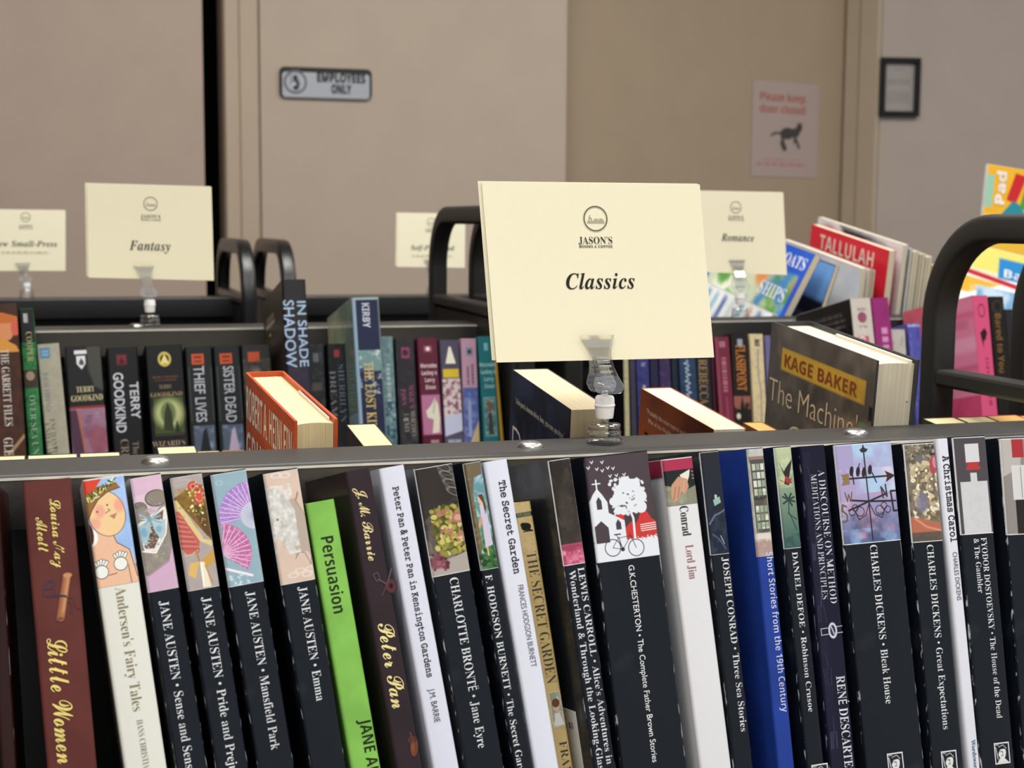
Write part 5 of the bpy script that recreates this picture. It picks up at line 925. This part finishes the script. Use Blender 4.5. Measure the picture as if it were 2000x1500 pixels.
sign('small cream card half hidden behind the curved black cart post', 'clear plastic clip stand hidden behind the black cart post', ((777, 416), (909, 418), (908, 523), (775, 521)), (845, 573), RZ3, YC3, 'Self-Published', (845, 484), .0075, .074, (842, 434, 8), tilt=2, small=(845, 500, .07))
# ------------------------------------------------------------------ things on the walls
def wallthing(name, label, cat, tlp, brp, p, n, up=Z_):
    A, B = hit(*tlp, p, n), hit(*brp, p, n); ex = up.cross(n)*-1; ex = n.cross(up); ex.normalize()
    if ex.x < 0: ex = -ex
    w = (B-A).dot(ex); h = A.z-B.z; c = V(((A.x+B.x)/2, (A.y+B.y)/2, B.z)); c = A+ex*w/2; c.z = A.z-h
    m = Matrix(((ex.x, n.x, 0, c.x), (ex.y, n.y, 0, c.y), (0, 0, 1, c.z), (0, 0, 0, 1)))
    return thing(name, label, cat, m), w, h
t, w, h = wallthing('wall_sign', 'silver plate reading Employees Only with a round staff emblem', 'sign', (545, 130), (725, 195), V((0, YW, 0)), V((0, 1, 0)))
def plate(w, h, r, y0, y1, nm, m, par):
    return MB().prism([(u, v+h/2) for u, v in rr(w, h, r, 5)], y0, y1, lambda u, v, q: V((u, q, v))).build(nm, m, par)
plate(w, h, .012, -.008, -.0005, 'border', mat('2a2c2a', .5), t); plate(w-.012, h-.012, .008, -.0092, -.0081, 'plate', mat('a0a4aa', .42, 'brushed'), t)
text('EMPLOYEES', 'sb', t, V((.036, -.0096, h*.68)), X_, Z_, w*.53, h*.29, '222324', .03, name='lettering', center=True); text('ONLY', 'sb', t, V((.036, -.0096, h*.31)), X_, Z_, w*.22, h*.29, '222324', .03, name='lettering', center=True)
cv = Cv(h*.8, h*.8, 70, 'a3a8b0'); cv.ell(.5, .5, .44, .44, '3c4048', ring=.035).ell(.5, .32, .1, .11, '2c3034').poly([(.35, .5), (.45, .42), (.62, .4), (.68, .55), (.62, .8), (.45, .85)], '2c3034').poly([(.3, .55), (.5, .48), (.55, .62), (.35, .68)], 'b4b8be').line([(.25, .2), (.35, .35), (.3, .6)], .04, '6a7078'); cv.put('emblem', t, V((-w/2+h*.12, -.0096, h*.9)), X_, -Z_, mat('fffffc', .5, 'print'), cut=True)
dd = V((pB[0]-pA[0], pB[1]-pA[1], 0)).normalized(); nn = V((-dd.y, dd.x, 0)); nn = nn if nn.y > 0 else -nn
t, w, h = wallthing('paper_notice', 'pale paper notice with red lettering and a walking cat', 'notice', (1470, 156), (1594, 348), V((pA[0], pA[1], 0)), nn)
MB().box(-w/2, w/2, -.0016, -.0008, 0, h).build('sheet', mat('9d8c84', .7, 'paper'), t)
text('Please keep', 'sb', t, V((-.012, -.002, h*.84)), X_, Z_, w*.68, .023, 'a0564e', 0, name='lettering', center=True); text('door closed', 'sb', t, V((-.012, -.002, h*.715)), X_, Z_, w*.68, .023, 'a0564e', 0, name='lettering', center=True)
cv = Cv(w*.5, w*.34, 90, 'a59490'); cv.line([(.02, .5), (.12, .42), (.3, .42)], .05, '3c3a36').ell(.5, .42, .22, .19, '3c3a36', -4).ell(.74, .38, .14, .15, '3c3a36').ell(.86, .22, .09, .13, '3c3a36').poly([(.8, .14), (.82, .02), (.88, .1)], '3c3a36').poly([(.88, .1), (.94, .02), (.94, .16)], '3c3a36')
cv.line([(.34, .5), (.38, .72), (.46, .92)], .08, '3c3a36').line([(.38, .5), (.32, .75), (.4, .95)], .06, '3c3a36').line([(.7, .48), (.8, .68), (.86, .86)], .07, '3c3a36').line([(.74, .45), (.72, .7)], .06, '3c3a36'); cv.put('cat_picture', t, V((-w*.22, -.002, h*.6)), X_, -Z_, mat('fffffb', .7, 'print'), cut=True)
cv = Cv(w*.8, h*.09, 80, 'a59490'); cv.scrib(.1, .05, .85, .3, 'a0706c', 3, .8).scrib(0, .6, .98, .88, 'a06060', 5, .9); cv.put('small_print', t, V((-w*.42, -.002, h*.2)), X_, -Z_, mat('fffffb', .7, 'print'), cut=True)
dd = V((pD[0]-pC[0], pD[1]-pC[1], 0)).normalized(); nn = V((-dd.y, dd.x, 0)); nn = nn if nn.y > 0 else -nn
t, w, h = wallthing('picture_frame', 'small black frame with a printed notice by the door casing', 'frame', (1718, 113), (1791, 228), V((pC[0], pC[1], 0)), nn)
f = MB()
for a in ((-w/2, w/2, 0, .014), (-w/2, w/2, h-.014, h), (-w/2, -w/2+.014, .0141, h-.0141), (w/2-.014, w/2, .0141, h-.0141)): f.box(a[0], a[1], -.02, -.001, a[2], a[3], .001)
f.build('frame', mat('121212', .35), t)
cv = Cv(w-.028, h-.028, 70, '96908c'); cv.scrib(.3, .12, .7, .16, '7c7672', 3, .7)
for k, y in enumerate((.34, .38, .42, .6, .65, .7, .75, .8)): cv.scrib(.12, y, .88, y+.02, '6a6662', k, .7)
cv.put('notice_sheet', t, V((-w/2+.014, -.006, h-.014)), X_, -Z_, mat('fffffb', .7, 'print'))
